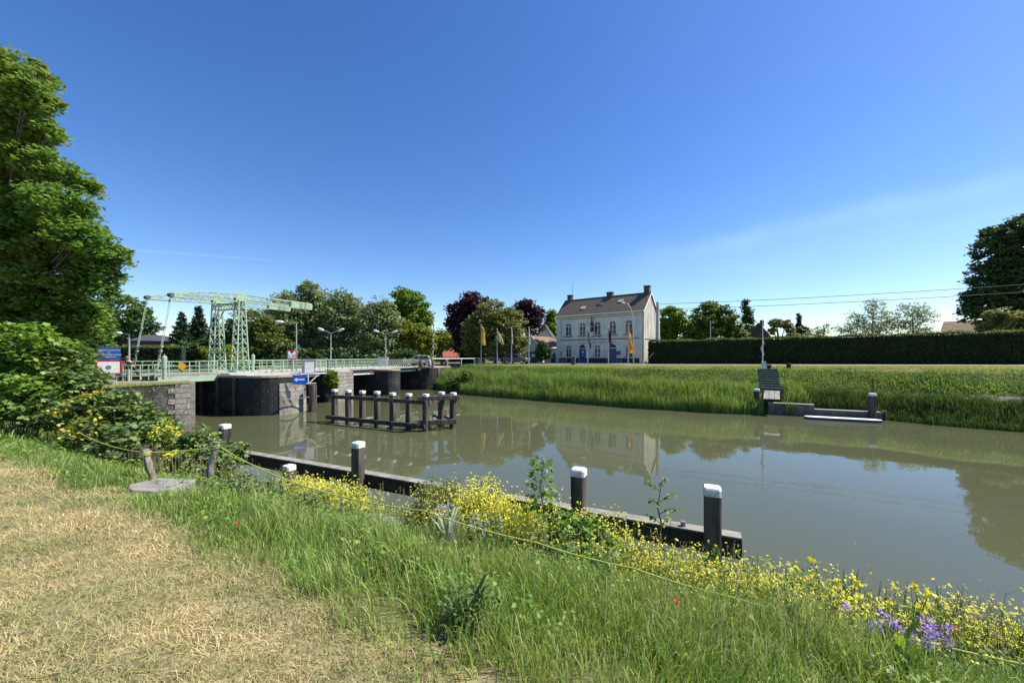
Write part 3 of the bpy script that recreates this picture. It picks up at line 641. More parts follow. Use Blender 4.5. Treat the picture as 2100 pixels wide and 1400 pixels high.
mb.build('gable_wall', M['render_old'], house)
mb = MB(); mb.add([(0, 0, -.6), (0, DP, -.6), (0, DP, EZ), (0, DP/2, RZ_), (0, 0, EZ)], [(0, 1, 2, 3, 4)]); mb.add([(0, DP, -.6), (HL, DP, -.6), (HL, DP, EZ), (0, DP, EZ)], [(0, 1, 2, 3)]); mb.build('rear_wall', M['render'], house)
mb = MB(); sl_ = (RZ_-EZ)/(DP/2); ov = .35
for sg in (0, 1):
    def yy(a): return a if sg == 0 else DP-a
    nrm = Vector((0, -sl_ if sg == 0 else sl_, 1)).normalized()
    mb.slab([(-.12, yy(-ov), EZ-sl_*ov+.1), (HL+.14, yy(-ov), EZ-sl_*ov+.1), (HL+.14, DP/2, RZ_+.1), (-.12, DP/2, RZ_+.1)], .14, nrm)
roof = mb.build('roof', M['slate'], house)
mb = MB(); mb.bar((-.1, DP/2, RZ_+.12), (HL+.12, DP/2, RZ_+.12), .22, .1); mb.build('ridge', M['grey_trim'], roof)
mb = MB(); mb.bar((-.15, -.4, EZ-.22), (HL+.15, -.4, EZ-.22), .16, .14); mb.box((HL/2, -.16, EZ-.18), (HL+.2, .32, .22)); mb.build('gutter', M['render'], house)
mb = MB()
for sg in (-1, 1): mb.bar((HL+.17, DP/2, RZ_+.02), (HL+.17, DP/2+sg*(DP/2+ov), EZ-sl_*ov+.02), .06, .24)
mb.build('bargeboard', M['white_paint'], house)
for x, w_, h_ in ((1.0, .8, .85), (HL*.56, .95, .6), (HL-.55, .85, 1.0)):
    mb = MB(); mb.box((x, DP/2, RZ_+h_/2-.15), (w_, .75, h_+.5)); c = mb.build('chimney', M['brick_dark'], roof)
    mb = MB(); mb.box((x, DP/2, RZ_+h_+.14), (w_+.2, .95, .12)); mb.build('chimney_cap', M['brick_dark'], c)
mb = MB(); mb.tube([(1.5, DP/2, RZ_), (1.5, DP/2, RZ_+3.2)], .035, 6); mb.build('aerial', M['steel'], roof)
for fx, fz in ((.265, .38), (.47, .56), (.68, .62)):
    z = EZ+(RZ_-EZ)*fz; y = DP/2*fz; x = HL*fx+.5; nrm = Vector((0, -sl_, 1)).normalized(); tv = Vector((0, 1, sl_)).normalized()
    c = Vector((x, y, z+.12)); mb = MB(); mb.slab([tuple(c+Vector((sx*.42, 0, 0))+tv*sy*.35) for sx, sy in ((-1, -1), (1, -1), (1, 1), (-1, 1))], -.09, nrm); mb.build('skylight', M['concrete'], roof)
for s, z0, z1, wd, up in wins:
    wn = thing('window', None, None); wn.parent = house; frame_arch(wn, s, z0, z1, wd, .12, M['white_paint'])
    mb = MB(); mb.box((s, -.06, z0-.08), (wd+.5, .2, .13)); mb.build('sill', M['grey_trim'], wn)
    if not up:
        for sg in (-1, 1):
            mb = MB(); mb.box((s+sg*(wd*.5+.42), -.045, (z0+z1)/2+.05), (.62, .05, z1-z0+.1)); mb.build('shutter', M['render'], wn)
for i, s in enumerate(doors):
    d = thing('door', None, None); d.parent = house
    mb = MB(); mb.box((s, .18, 1.3), (1.26, .06, 2.44)); mb.build('door_leaf', M['blue_door'], d)
    mb = MB(); mb.box((s, .13, 2.56), (1.27, .1, .1)); mb.build('transom', M['white_paint'], d)
    mb = MB(); mb.slab([(x, .17, z) for x, z in arch(s, 2.6, 3.2, 1.28) if z > 2.55 or True], .03, (0, -1, 0)); mb.build('fanlight', M['glass'], d)
    if i == 0:
        mb = MB(); mb.box((s, .14, 1.95), (.35, .02, .3)); mb.box((s, .14, 1.4), (.28, .02, .12)); mb.build('notice', M['white_paint'], d)
mb = MB()
xs_ = [0]+sorted([v for s in doors for v in (s-.64, s+.64)])+[HL]
for a, b in zip(xs_[::2], xs_[1::2]): mb.box(((a+b)/2, -.02, .17), (b-a-.004, .04, 1.5))
mb.build('plinth', M['plinth'], house)
mb = MB(); mb.box((HL/2+.1, -.04, 4.02), (HL-1.6, .1, .13)); 
pts = []
for k in range(60):
    f = k/59; x = .95+f*(HL-1.9); pts.append((x, -.02, 7.55+.16*abs(math.sin(f*math.pi*5))**.6))
mb.bar((.95, -.02, 7.55), (.95, -.02, 4.05), .06, .05)
for a, b in zip(pts[:-1], pts[1:]): mb.bar(a, b, .05, .06)
mb.build('string_course', M['grey_trim'], house)
MB().box((.3, -.03, 4.2), (.5, .05, 8)).build('pilaster', M['render'], house); MB().box((HL-.35, -.03, 4.2), (.55, .05, 8)).build('pilaster', M['render'], house)
mb = MB(); mb.tube([(HL-.05, -.08, .1), (HL-.05, -.08, EZ-.3)], .06, 8); mb.tube([(HL+.06, .5, 3.95), (HL+.06, DP, 3.9)], .04, 6); mb.build('downpipe', M['grey_trim'], house)
M['letter'] = plain('grey_lettering', (.14, .15, .18), .6)
text('BRASSERIE', .34, M['letter'], house, (onf(1194, 0)[0], -.02, 3.42)); text("'t Oude Veerhuis", .46, M['letter'], house, (onf(1226, 0)[0], -.02, 3.52)); text('CAFE', .36, M['letter'], house, (onf(1257.5, 0)[0], -.02, 3.55))
mb = MB(); s = onf(1153, 0)[0]; mb.slab([(x, -.03, z) for x, z in arch(s, 1.25, 2.15, .6)], .04, (0, -1, 0)); s = onf(1268, 0)[0]; mb.box((s, -.06, 1.75), (.75, .08, .6)); mb.build('menu_board', M['grey_trim'], house)
mb = MB(); s = onf(1224, 0)[0]
for x in (-.75, .55): mb.tube([(s+x, -.02, 4.35), (s+x, -.5, 4.5), (s+x+.2, -.55, 4.35)], .06, 6)
mb.build('floodlight', M['grey_trim'], house)
# blue and white flag hanging from the middle window
M['navy'] = plain('navy_cloth', (.03, .045, .12), .8); M['white_cloth'] = plain('white_cloth', (.6, .6, .58), .8)

# annex with low tiled roof, garage door
an = thing('house_annex', 'low white annex with mossy brown tiled roof and blue garage door beside the tall house', 'annex', (Pl.x, Pl.y, ZB), math.atan2(E.y, E.x))
def onv(px, py, Y): q = at(px, py, Y); d = q.xy-Pl; return d.dot(E), d.dot(F), q.z-ZB
ax0 = -5.9
g_out = [(ax0, -.6), (-2.7, -.6), (-2.7, 2.6), (-4.5, 4.7), (ax0-.25, 2.9)]
link('gable_front', wallholes(0, 0, 0, 0, [[(-5.6, -.1), (-3.35, -.1), (-3.35, 2.0), (-5.6, 2.0)]], -1.2, -.95, top=[(ax0-.2, -.6), (-2.6, -.6), (-2.6, 2.75), (-4.4, 4.6), (ax0-.2, 3.0)]), M['render'], an)
mb = MB(); mb.box((-4.475, -1.05, .95), (2.25, .06, 2.1)); gd = mb.build('garage_door', M['blue_door'], an); mb = MB(); mb.box((-4.2, -1.095, 1.35), (1.1, .02, .55)); mb.build('notice', M['white_paint'], gd)
mb = MB(); mb.box((-4.475, -1.26, 2.15), (2.6, .12, .2)); mb.build('lintel', M['render'], an)
mb = MB(); mb.add([(-4.5, -1.5, 4.85), (-4.5, 5, 4.85), (0, 5, 2.9), (0, -.2, 2.95), (-2.4, -1.5, 2.62)], [(0, 1, 2, 3, 4)]); mb.add([(-4.5, -1.5, 4.85), (-4.5, 5, 4.85), (-6.6, 5, 2.7), (-6.6, -1.5, 2.7)], [(0, 1, 2, 3)])
rf = mb.build('roof', M['tile'], an); s_ = rf.modifiers.new('thickness', 'SOLIDIFY'); s_.thickness = .12; s_.offset = -1
mb = MB(); mb.bar((-4.5, -1.53, 4.88), (-2.35, -1.53, 2.6), .06, .2); mb.bar((-4.5, -1.53, 4.88), (-6.65, -1.53, 2.68), .06, .2); mb.build('bargeboard', M['white_paint'], an)
mb = MB(); mb.box((-1.3, .2, 1.0), (2.55, .2, 3.4)); mb.box((-5.85, 1.9, 1.0), (.2, 5.6, 3.4)); mb.build('side_wall', M['render'], an)
mb = MB(); mb.box((-.75, .07, .8), (.95, .05, 1.9)); mb.build('side_door', M['blue_door'], an)

def simple_house(name, label, px0, px1, Y, ytop, yeave, ybase, wallm, roofm, depth=7, gable=False, hip=0, wins_=(), turn=0, cat='house', chim=None):
    a = at(px0, 0, Y); kc = ((px0+px1)/2-1050)/FP; th = -math.atan(kc)+turn; ex_, ey_ = math.cos(th), math.sin(th); k1 = (px1-1050)/FP; Lx = (k1*a.y-a.x)/(ex_-k1*ey_); turn = th; zb_ = GN(a.x) if ybase is None else HC-(ybase-730)/FP*Y
    t_ = thing(name, label, cat, (a.x, Y, zb_), turn); zt, ze = HC-(ytop-730)/FP*Y-zb_, HC-(yeave-730)/FP*Y-zb_
    mb = MB()
    if gable:  # gable faces the camera
        mb.add([(0, 0, -.5), (Lx, 0, -.5), (Lx, 0, ze), (Lx/2, 0, zt), (0, 0, ze)], [(0, 1, 2, 3, 4)]); mb.add([(0, depth, -.5), (Lx, depth, -.5), (Lx, depth, ze), (Lx/2, depth, zt), (0, depth, ze)], [(0, 1, 2, 3, 4)])
        mb.add([(0, 0, -.5), (0, depth, -.5), (0, depth, ze), (0, 0, ze), (Lx, 0, -.5), (Lx, depth, -.5), (Lx, depth, ze), (Lx, 0, ze)], [(0, 1, 2, 3), (4, 5, 6, 7)]); mb.build('wall', wallm, t_)
        mb = MB()
        for x in (-.3, Lx+.3): sx = -1 if x < 0 else 1; nn = Vector(((zt-ze)*sx, 0, Lx/2)).normalized(); mb.slab([(x, -.3, ze-.3*(zt-ze)/(Lx/2)+.05), (Lx/2, -.3, zt+.05), (Lx/2, depth+.3, zt+.05), (x, depth+.3, ze-.3*(zt-ze)/(Lx/2)+.05)], -.12, nn)
        rf = mb.build('roof', roofm, t_)
    else:
        mb.box((Lx/2, depth/2, ze/2-.25), (Lx, depth, ze+.5)); mb.build('wall', wallm, t_)
        mb = MB(); o_ = .35; V8 = [(-o_, -o_, ze), (Lx+o_, -o_, ze), (Lx+o_, depth+o_, ze), (-o_, depth+o_, ze), (hip, depth/2, zt), (Lx-hip, depth/2, zt)]
        mb.add(V8, [(0, 1, 5, 4), (1, 2, 5), (2, 3, 4, 5), (3, 0, 4), (3, 2, 1, 0)]); rf = mb.build('roof', roofm, t_)
    for x, z, w_, h_ in wins_:
        wn = MB(); wn.box((x*Lx, -.03, z*ze), (w_, .06, h_)); wo = wn.build('window', M['grey_trim'], t_); wp = MB(); wp.box((x*Lx, -.065, z*ze), (w_-.16, .02, h_-.16)); wp.build('pane', M['glass'], wo)
    if chim: mb = MB(); mb.box((chim*Lx, depth/2, zt+.3), (.7, .7, 1.2)); mb.build('chimney', M['brick_dark'], rf)
    return t_
simple_house('brick_bungalow', 'low brown brick house with a wide dark roof behind the hedge at left', 268, 378, 62, 683, 698, 742, M['brick_red'], M['anthracite'], 9, hip=2.2, wins_=((.06, .72, 1.1, 1.6), (.27, .62, .75, 1.3), (.47, .62, .75, 1.3), (.66, .62, .75, 1.3), (.88, .62, .75, 1.3)), turn=R(6))
simple_house('cottage', 'small cottage with white gable behind the annex roof', 1098, 1133, 84, 666, 694, None, M['white_wall'], M['anthracite'], 9, gable=True, turn=R(-12))
simple_house('white_building', 'white flat building glimpsed between the willow trunks behind the bridge', 640, 700, 84, 655, 658, None, M['white_wall'], M['concrete'], 8, wins_=((.2, .6, 3, 1.4), (.7, .6, 3, 1.4), (.45, .2, 5, 1.4)), cat='building')
simple_house('red_roofed_house', 'low house with bright orange red roof beyond the parked metal barriers', 905, 944, 88, 711, 732, None, M['plinth'], M['red_tile'], 8, hip=.9)
simple_house('gabled_house', 'dark brown gabled house peeping above the hedge beside a gnarled pollard', 1526, 1586, 74, 664, 699, None, M['brick_dark'], M['tile'], 9, gable=True, chim=.62)
simple_house('barn', 'barn with ribbed brown roof above the hedge beside the huge right hand tree', 1932, 2010, 60, 656, 690, None, M['brick_dark'], M['tile'], 9, hip=.05, cat='barn')

# ================================================================== SIGNS
M['sign_blue'] = plain('sign_blue', (.02, .09, .42), .4); M['sign_blue2'] = plain('arrow_sign_blue', (.01, .10, .62), .35)
M['sign_red'] = plain('sign_red', (.48, .02, .03), .4); M['sign_white'] = plain('sign_white', (.85, .85, .85), .4); M['black'] = plain('black_paint', (.015, .015, .018), .5)
M['yellow'] = plain('sign_yellow', (.85, .42, .02), .4); M['sign_text'] = plain('sign_lettering', (.75, .78, .82), .4)
def rplate(mb, cx, y, cz, wd, ht, r_, th, n=5):
    pts = []
    for qx, qz, a0 in ((1, 1, 0), (-1, 1, 90), (-1, -1, 180), (1, -1, 270)):
        for k in range(n+1): a = R(a0+90*k/n); pts.append((cx+qx*(wd/2-r_)+r_*math.cos(a), y, cz+qz*(ht/2-r_)+r_*math.sin(a)))
    return mb.slab(pts, th, (0, -1, 0))
q = at(224, 753, 24); sg = thing('information_sign', 'blue board with white lettering above a red bordered white panel with grey disc', 'sign', (q.x, q.y, 2.95), R(34))
rplate(MB(), 0, -.05, at(0, 725, 24).z-2.95, 1.02, .8, .08, .05).build('blue_board', M['sign_blue'], sg)
for i, (s, h_) in enumerate((('WATERTOERISTEN', .115), ('EN', .1), ('PLEZIERVAARTUIGEN', .115), ('VERBODEN', .115))): text(s, h_, M['sign_text'], sg, (0, -.056, at(0, 725, 24).z-2.95+.21-.14*i), ext=.003)
rplate(MB(), -.02, -.045, at(0, 753, 24).z-2.95, 1.18, .85, .08, .05).build('red_border', M['sign_red'], sg)
rplate(MB(), -.02, -.052, at(0, 753, 24).z-2.95, .98, .70, .03, .02).build('white_panel', M['sign_white'], sg)
mb = MB(); mb.tube([(-.02, -.06, at(0, 753, 24).z-2.95), (-.02, -.05, at(0, 753, 24).z-2.95)], .13, 20); mb.build('disc', M['steel'], sg)
mb = MB(); mb.box((0, .05, .2), (.5, .3, .7)); mb.tube([(-.3, .03, -.2), (-.3, .03, 1.9)], .035, 8); mb.tube([(.3, .03, -.2), (.3, .03, 1.9)], .035, 8); mb.build('post', M['concrete'], sg)

def height_sign():
    q = bp(9.4, 2.3); sg = thing('clearance_sign', 'square red bordered sign reading 2.30 on a grey post', 'sign', (q.x, q.y, 3.0), R(24))
    Y = q.y; zc = at(0, 727, Y).z-3.0; s = 17.5*Y/FP
    rplate(MB(), 0, -.06, zc, s, s*1.05, .03, .04).build('red_border', M['sign_red'], sg); rplate(MB(), 0, -.066, zc, s*.76, s*.8, .01, .02).build('white_panel', M['sign_white'], sg)
    mb = MB(); mb.slab([(-s*.22, -.071, zc+s*.4), (0, -.071, zc+s*.12), (s*.22, -.071, zc+s*.4)], .004, (0, -1, 0)); mb.build('triangle', M['black'], sg)
    text('2.30', s*.43, M['black'], sg, (0, -.072, zc-s*.16), ext=.003); mb = MB(); mb.tube([(0, 0, -.1), (0, 0, zc+.3)], .04, 8); mb.build('post', M['steel'], sg)
height_sign()
q = at(614, 778, 31.2); sg = thing('arrow_sign', 'blue rectangular sign with a white left pointing arrow on the round pier', 'sign', (q.x, q.y, q.z), R(24)); 
MB().box((0, 0, 0), (.98, .05, .74)).build('board', M['sign_blue2'], sg)
mb = MB(); mb.slab([(-.38, -.032, 0), (-.16, -.032, -.17), (-.17, -.032, -.055), (.36, -.032, -.055), (.36, -.032, .055), (-.17, -.032, .055), (-.16, -.032, .17)], .006, (0, -1, 0)); mb.build('arrow', M['sign_white'], sg)
mb = MB(); mb.bar((-.2, .05, -.42), (1.0, .1, -.36), .05); mb.bar((.3, .05, -.4), (.3, .05, .4), .04); mb.build('bracket', M['steel'], sg)
# electric cabinet on its cantilever bracket
q = at(634, 765, 33.0); cab = thing('electric_cabinet', 'grey electrical cabinet on a white steel bracket at the pier edge', 'cabinet', (q.x, q.y, q.z), R(38))
M['cab'] = plain('grey_cabinet_paint', (.42, .43, .43), .5); M['cab_l'] = plain('pale_cabinet_door', (.62, .64, .65), .4)
MB().box((0, .35, .56), (.85, .85, 1.1)).build('housing', M['cab'], cab, bevel=.01); MB().box((0, -.09, .56), (.72, .03, 1.0)).build('door', M['cab_l'], cab); MB().box((0, .33, 1.14), (1.0, 1.0, .06)).build('lid', M['cab'], cab)
mb = MB(); mb.box((.35, .3, -.04), (2.0, 1.0, .07)); mb.bar((-.1, -.15, -.06), (-.1, -.15, -.85), .07); mb.bar((.75, -.15, -.06), (-.05, -.15, -.85), .07); mb.bar((-.4, -.15, -.85), (.5, -.15, -.85), .07); mb.bar((-.6, -.1, 0), (-.6, -.1, .35), .03)
mb.build('bracket', M['white_paint'], cab)
mb = MB()
for x in (.55, 1.3): mb.bar((x, -.15, 0), (x, -.15, 1.05), .04)
for z in (.25, .5, .78, 1.05): mb.bar((.5, -.15, z), (1.3, -.15, z), .03)
mb.build('guard_rail', M['white_paint'], cab)
# small no passage boards under the decks
for (px, py, Y), lab in zip(((762, 762, 45), (860, 757, 51.5), (721, 763.5, 41.2)), ('red board with a white bar beneath the deck between middle and far piers', 'red board with a white bar beneath the deck nearest the beige car', 'shaded red board with a white bar beside the leafy pier plant')):
    q = at(px, py, Y); sg = thing('no_passage_board', lab, 'sign', q, R(-10), 'red and white boards under the bridge decks'); MB().box((0, 0, 0), (.42, .04, .42)).build('board', M['sign_red'], sg); MB().box((0, -.024, 0), (.34, .01, .13)).build('white_bar', M['sign_white'], sg)
    MB().box((0, .08, .25), (.05, .05, .3)).build('hanger', M['steel'], sg)
q = bp(1.2, 3.36, 3.84); sg = thing('diamond_sign', 'yellow diamond board hung on the bridge leaf railing', 'sign', q, R(32)); MB().box((0, 0, 0), (.42, .03, .42), M=Matrix.Rotation(R(45), 4, 'Y')).build('board', M['yellow'], sg); MB().box((0, .03, 0), (.5, .02, .04)).build('clamp', M['steel'], sg)

# ================================================================== LAMPS
M['lamp_head'] = plain('pale_lamp_housing', (.75, .76, .78), .4); M['pole'] = plain('galvanised_pole', (.42, .44, .46), .5, .3)
def lamp(x, y, z, top, arms, label, head=.75, group='street lamps on the bridge'):
    t_ = thing('street_lamp', label, 'street lamp', (x, y, z), 0, group); h_ = top-z
    mb = MB(); mb.tube([(0, 0, 0), (0, 0, h_*.35), (0, 0, h_)], [.085, .065, .045], 8); mb.build('pole', M['pole'], t_)
    for dx, dy, dz in arms:
        mb = MB(); mb.tube([(0, 0, h_-.05), (dx*.5, dy*.5, h_+dz*.5), (dx, dy, h_+dz)], .03, 6); am = mb.build('arm', M['pole'], t_)
        u = Vector((dx, dy, dz)).normalized(); c = Vector((dx, dy, h_+dz)); mb = MB(); mb.tube([c, c+u*head*.25, c+u*head*.7, c+u*head], [.05, .12, .13, .05], 8)
        mb.build('lamp_head', M['lamp_head'], am, smooth=True)
    return t_
q = bp(10.1, 2.6); lamp(q.x, q.y, 3.2, 7.75, [(-1.0, -.3, .05)], 'single armed grey street lamp between the lattice tower and the red 2.30 sign')
q = bp(14.1, 2.6); lamp(q.x, q.y, 3.2, 7.0, [(-.75, .1, .28), (.75, -.1, .22)], 'double headed street lamp standing beside the grey electrical cabinet')
q = bp(22.3, 2.5); lamp(q.x, q.y, 3.2, 7.3, [(-.85, .1, .28), (.8, -.1, .2)], 'double headed street lamp nearest the beige car on the bridge')
q = at(265, 740, 31); lamp(q.x, q.y, 2.95, at(0, 684, 31).z, [(-.55, 0, .02)], 'single armed street lamp at the left bridge end by the blue board', .55)
t_ = thing('street_lamp', 'tall curved grey street lamp in front of the white house', 'street lamp', (at(1299.6, 0, 57).x, 57, GN(17)), 0)
zb_ = GN(17); pts = [(0, 0, 0), (-.08, 0, 3.5), (-.2, 0, 7.0), (-.42, 0, 8.05), (-.85, 0, 8.75), (-1.25, 0, at(0, 622, 57).z-zb_)]
mb = MB(); mb.tube(pts, [.12, .1, .08, .07, .06, .05], 8); mb.build('pole', M['pole'], t_, smooth=True); mb = MB(); e = Vector(pts[-1]); mb.tube([e, e+Vector((-.25, 0, .1)), e+Vector((-.6, 0, .12))], [.06, .12, .04], 8); mb.build('lamp_head', M['lamp_head'], t_, smooth=True)
# concrete utility pole and its cables
PX = at(1349, 0, 55).x; pz = GN(PX); up = thing('utility_pole', 'tall square concrete pole at the hedge corner beside the house', 'utility pole', (PX, 55, pz)); ht = at(0, 619, 55).z-pz
mb = MB(); mb.tube([(0, 0, -.3), (0, 0, ht)], [.40, .22], 4); mb.build('pole', M['concrete'], up)
mb = MB(); mb.bar((-.1, 0, ht-.3), (.6, 0, ht-.3), .05); mb.bar((-.1, 0, ht-1.05), (.5, 0, ht-1.05), .05); mb.build('insulator_arm', M['steel'], up)
mb = MB(); mb.bar((-.2, -.2, 2.1), (-2.0, -.6, .3), .07); mb.tube([(-2.0, -.6, .3), (-1.75, -.6, .1), (-1.6, -.6, -.2)], .2, 8); mb.build('stay', M['concrete'], up)
for dz, lab in ((-.3, 'upper overhead cable running right from the concrete pole'), (-1.05, 'lower overhead cable running right from the concrete pole')):
    mb = MB(); a = Vector((PX+.5, 55, pz+ht+dz)); b = Vector((PX+HD.x*46, 55+HD.y*46, pz+ht+dz)); pts = [a.lerp(b, k/24)-Vector((0, 0, .35*4*(k/24)*(1-k/24))) for k in range(25)]
    mb.tube(pts, .028, 5, cap=False); tag(mb.build('overhead_cable', M['black']), lab, 'cable', 'cables from the utility pole')
mb = MB(); x, y = at(1457, 0, 66).x, 66; mb.tube([(x, y, 3), (x, y, at(0, 657, 66).z)], .06, 6); tag(mb.build('thin_pole', M['pole']), 'thin pale pole in front of the broad dark green tree', 'pole')

# ================================================================== RAILS, BOLLARDS, BARRIERS
rl = thing('approach_railing', 'pale green tubular railing at the near end of the drawbridge', 'railing')
pz_ = 2.98
def curvrail(pts, n, h_, rails, nm='railing', m=None, z=pz_):
    mb = MB(); P = [Vector(p) for p in pts]; seg = [(b-a).length for a, b in zip(P[:-1], P[1:])]; tot = sum(seg)
    def pos(s):
        for a, b, l in zip(P[:-1], P[1:], seg):
            if s <= l+1e-6: return a.lerp(b, s/l)
            s -= l
        return P[-1]
    for k in range(n+1): q = pos(tot*k/n); mb.tube([(q.x, q.y, z), (q.x, q.y, z+h_)], .03, 6)
    for a, b in zip(P[:-1], P[1:]):
        for f in rails: mb.bar((a.x, a.y, z+h_*f-.02), (b.x, b.y, z+h_*f-.02), .045)
    return mb.build(nm, m or M['green'], rl)
curvrail([bp(-.1, 3.3).xy, bp(-.9, 2.6).xy, bp(-2.0, 2.75).xy, bp(-3.2, 4.0).xy], 9, 1.05, (1, .62, .3)); curvrail([bp(-1.9, 3.8).xy, bp(-4.2, 3.3).xy], 4, .95, (1, .3), 'side_railing'); curvrail([bp(-.2, 8.4).xy, bp(-5, 8.4).xy], 6, 1.0, (1, .66, .33), 'far_railing')
rl2 = thing('tower_guard_rail', 'green guard railing with upright bars beside the near lattice tower', 'railing')
mb = MB(); a, b = bp(5.2, 2.5), bp(8.6, 1.9)
for k in range(7): q = a.lerp(b, k/6); mb.bar((q.x, q.y, 2.95), (q.x, q.y, 4.25), .05)
mb.bar((a.x, a.y, 4.2), (b.x, b.y, 4.2), .05); mb.bar((a.x, a.y, 3.7), (b.x, b.y, 3.7), .04); mb.build('railing', M['green'], rl2)
def pillar(px, Y, z0, ytop, lab, wd):
    q = at(px, ytop, Y); t_ = thing('barrier_post', lab, 'barrier post', (q.x, Y, z0), 0, 'green machine posts by the drawbridge'); h_ = q.z-z0
    mb = MB(); mb.lathe([(wd*.75, 0), (wd*.8, h_*.35), (wd, h_*.45), (wd, h_*.88), (wd*.7, h_*.92), (wd*.2, h_*.93)], 12); mb.build('column', M['green'], t_); mb = MB(); mb.lathe([(wd*.25, h_*.92), (wd*.25, h_)], 8); mb.build('knob', M['green'], t_)
pillar(337, 27.0, 3.0, 726, 'stout green post with knob at the near foot of the hanging chains', .15); pillar(519, 34.5, 3.15, 724, 'stout green post with knob just right of the near lattice tower', .14)
mb = MB(); q = at(264, 0, 25.2); mb.tube([(q.x, q.y, 2.9), (q.x, q.y, at(0, 757, 25.2).z)], .075, 10); tag(mb.build('short_post', M['green']), 'short pale green post in front of the leaning person', 'bollard')
M['banded'], t, p = new_mat('red_and_white_bands'); co = t.nodes.new('ShaderNodeTexCoord'); sx_ = t.nodes.new('ShaderNodeSeparateXYZ'); m1_ = t.nodes.new('ShaderNodeMath'); m1_.operation = 'MULTIPLY'; m1_.inputs[1].default_value = 1.25
m2_ = t.nodes.new('ShaderNodeMath'); m2_.operation = 'FRACT'; m3_ = t.nodes.new('ShaderNodeMath'); m3_.operation = 'GREATER_THAN'; m3_.inputs[1].default_value = .5; mx_ = t.nodes.new('ShaderNodeMix'); mx_.data_type = 'RGBA'
t.links.new(co.outputs['Object'], sx_.inputs[0]); t.links.new(sx_.outputs[2], m1_.inputs[0]); t.links.new(m1_.outputs[0], m2_.inputs[0]); t.links.new(m2_.outputs[0], m3_.inputs[0]); t.links.new(m3_.outputs[0], mx_.inputs['Factor'])
mx_.inputs['A'].default_value = (.8, .8, .8, 1); mx_.inputs['B'].default_value = (.45, .03, .03, 1); t.links.new(mx_.outputs['Result'], p.inputs['Base Color'])
def boom(px, py, Y, px2, py2, lab, base=None):
    a, b = at(px, py, Y), at(px2, py2, Y); t_ = thing('barrier_boom', lab, 'barrier', (b.x, Y, b.z)); n = 10; d = a-b
    MB().bar((0, 0, 0), d, .11).build('boom_pole', M['banded'], t_)
    mb = MB(); mb.box((0, 0, (3-b.z)/2), (.3, .3, b.z-3)) if b.z > 3.2 else mb.box((0, 0, .3), (.3, .3, .6)); mb.build('housing', M['steel'], t_)
boom(125, 580, 22, 110, 720, 'raised red and white barrier pole in front of the big left tree'); boom(889.5, 664, 53.5, 887, 737, 'raised red and white barrier pole behind the beige car')
t_ = thing('tube_barrier', 'grey hooped tube rail along the road right of the beige car', 'guard rail')
a, b = at(888, 0, 55.5), at(973, 0, 61.5); zt_ = 4.22; M['galv'] = plain('galvanised_tube', (.5, .52, .52), .45, .3)
mb = MB(); mb.tube([(a.x, a.y, 3.2), (a.x, a.y, zt_), (b.x, b.y, zt_), (b.x, b.y, 3.2)], .06, 8); mb.build('top_rail', M['galv'], t_)
mb = MB()
for f in (.33, .66): q = a.lerp(b, f); mb.tube([(q.x, q.y, 3.1), (q.x, q.y, zt_)], .08, 8)
mb.build('post', M['galv'], t_)
for px0, px1, Y, lab in ((972, 984, 62, 'short steel barrier section left of the yellow flag pole'), (988, 1012, 64, 'steel crowd barrier between the yellow and the olive flag'), (1013, 1036, 65, 'steel crowd barrier right behind the olive flag pole')):
    mb = MB(); a, b = at(px0, 0, Y), at(px1, 0, Y); mb.tube([(a.x, Y, 3.25), (a.x, Y, 4.3), (b.x, Y, 4.3), (b.x, Y, 3.25)], .035, 6); n = 8
    mb.bar((a.x, Y, 3.5), (b.x, Y, 3.5), .04)
    for k in range(1, n): x = a.x+(b.x-a.x)*k/n; mb.bar((x, Y, 3.5), (x, Y, 4.3), .02)
    tag(mb.build('crowd_barrier', M['galv']), lab, 'barrier', 'crowd barriers behind the flags')
for i, (px, Y, lab) in enumerate(((862.5, 51, 'squat dark bollard before the beige car doors'), (881, 52, 'squat grey bollard just behind the beige car'), (914, 56.5, 'squat dark bollard under the grey tube rail'))):
    q = at(px, 0, Y); t_ = MB(); t_.lathe([(.22, 0), (.24, .3), (.2, .75), (.14, .9), (.02, .95)], 12, (q.x, Y, 3.2)); tag(t_.build('bollard', M['concrete'] if i == 1 else M['brick_dark'], smooth=True), lab, 'bollard', 'bollards by the bridge end')
M['rust'] = plain('dark_rusty_iron', (.05, .03, .025), .8)
for px, lab in ((1577, 'small dark iron mooring bollard beside the white signal pole'), (1617.5, 'small dark iron mooring bollard right of the bank stairs')):
    q = at(px, 0, 37.5); z = Hs(q.x, 37.5); mb = MB(); mb.lathe([(.22, -.1), (.18, .12), (.17, .3), (.25, .36), (.25, .44), (.1, .46)], 12, (q.x, 37.5, z)); tag(mb.build('mooring_bollard', M['rust'], smooth=True), lab, 'bollard', 'mooring bollards above the stairs')
q = at(1175, 0, 54); t_ = thing('stone_marker', 'small mossy square pillar with a pale cap on the verge before the house', 'pillar', (q.x, 54, 3.3)); mb = MB(); mb.box((0, 0, .55), (.5, .5, 1.3)); mb.build('shaft', M['stone_wall'], t_, bevel=.02); MB().box((0, 0, 1.24), (.62, .6, .09)).build('cap', M['concrete'], t_); mb = MB(); mb.bar((.3, 0, 0), (.32, -.1, 1.25), .06); mb.build('bracket', M['white_paint'], t_)
t_ = thing('bicycle_racks', 'row of small pale hoops against the dark blue house plinth', 'bicycle rack', (Pl.x, Pl.y, ZB), math.atan2(E.y, E.x))
for px in (1151, 1158, 1165, 1270, 1277.5, 1292):
    s = onf(px, 0)[0]; mb = MB(); mb.tube([(s, -.9, -.1), (s, -.9, .8), (s, -.45, .8), (s, -.45, -.1)], .035, 6); mb.build('hoop', M['pole'], t_)
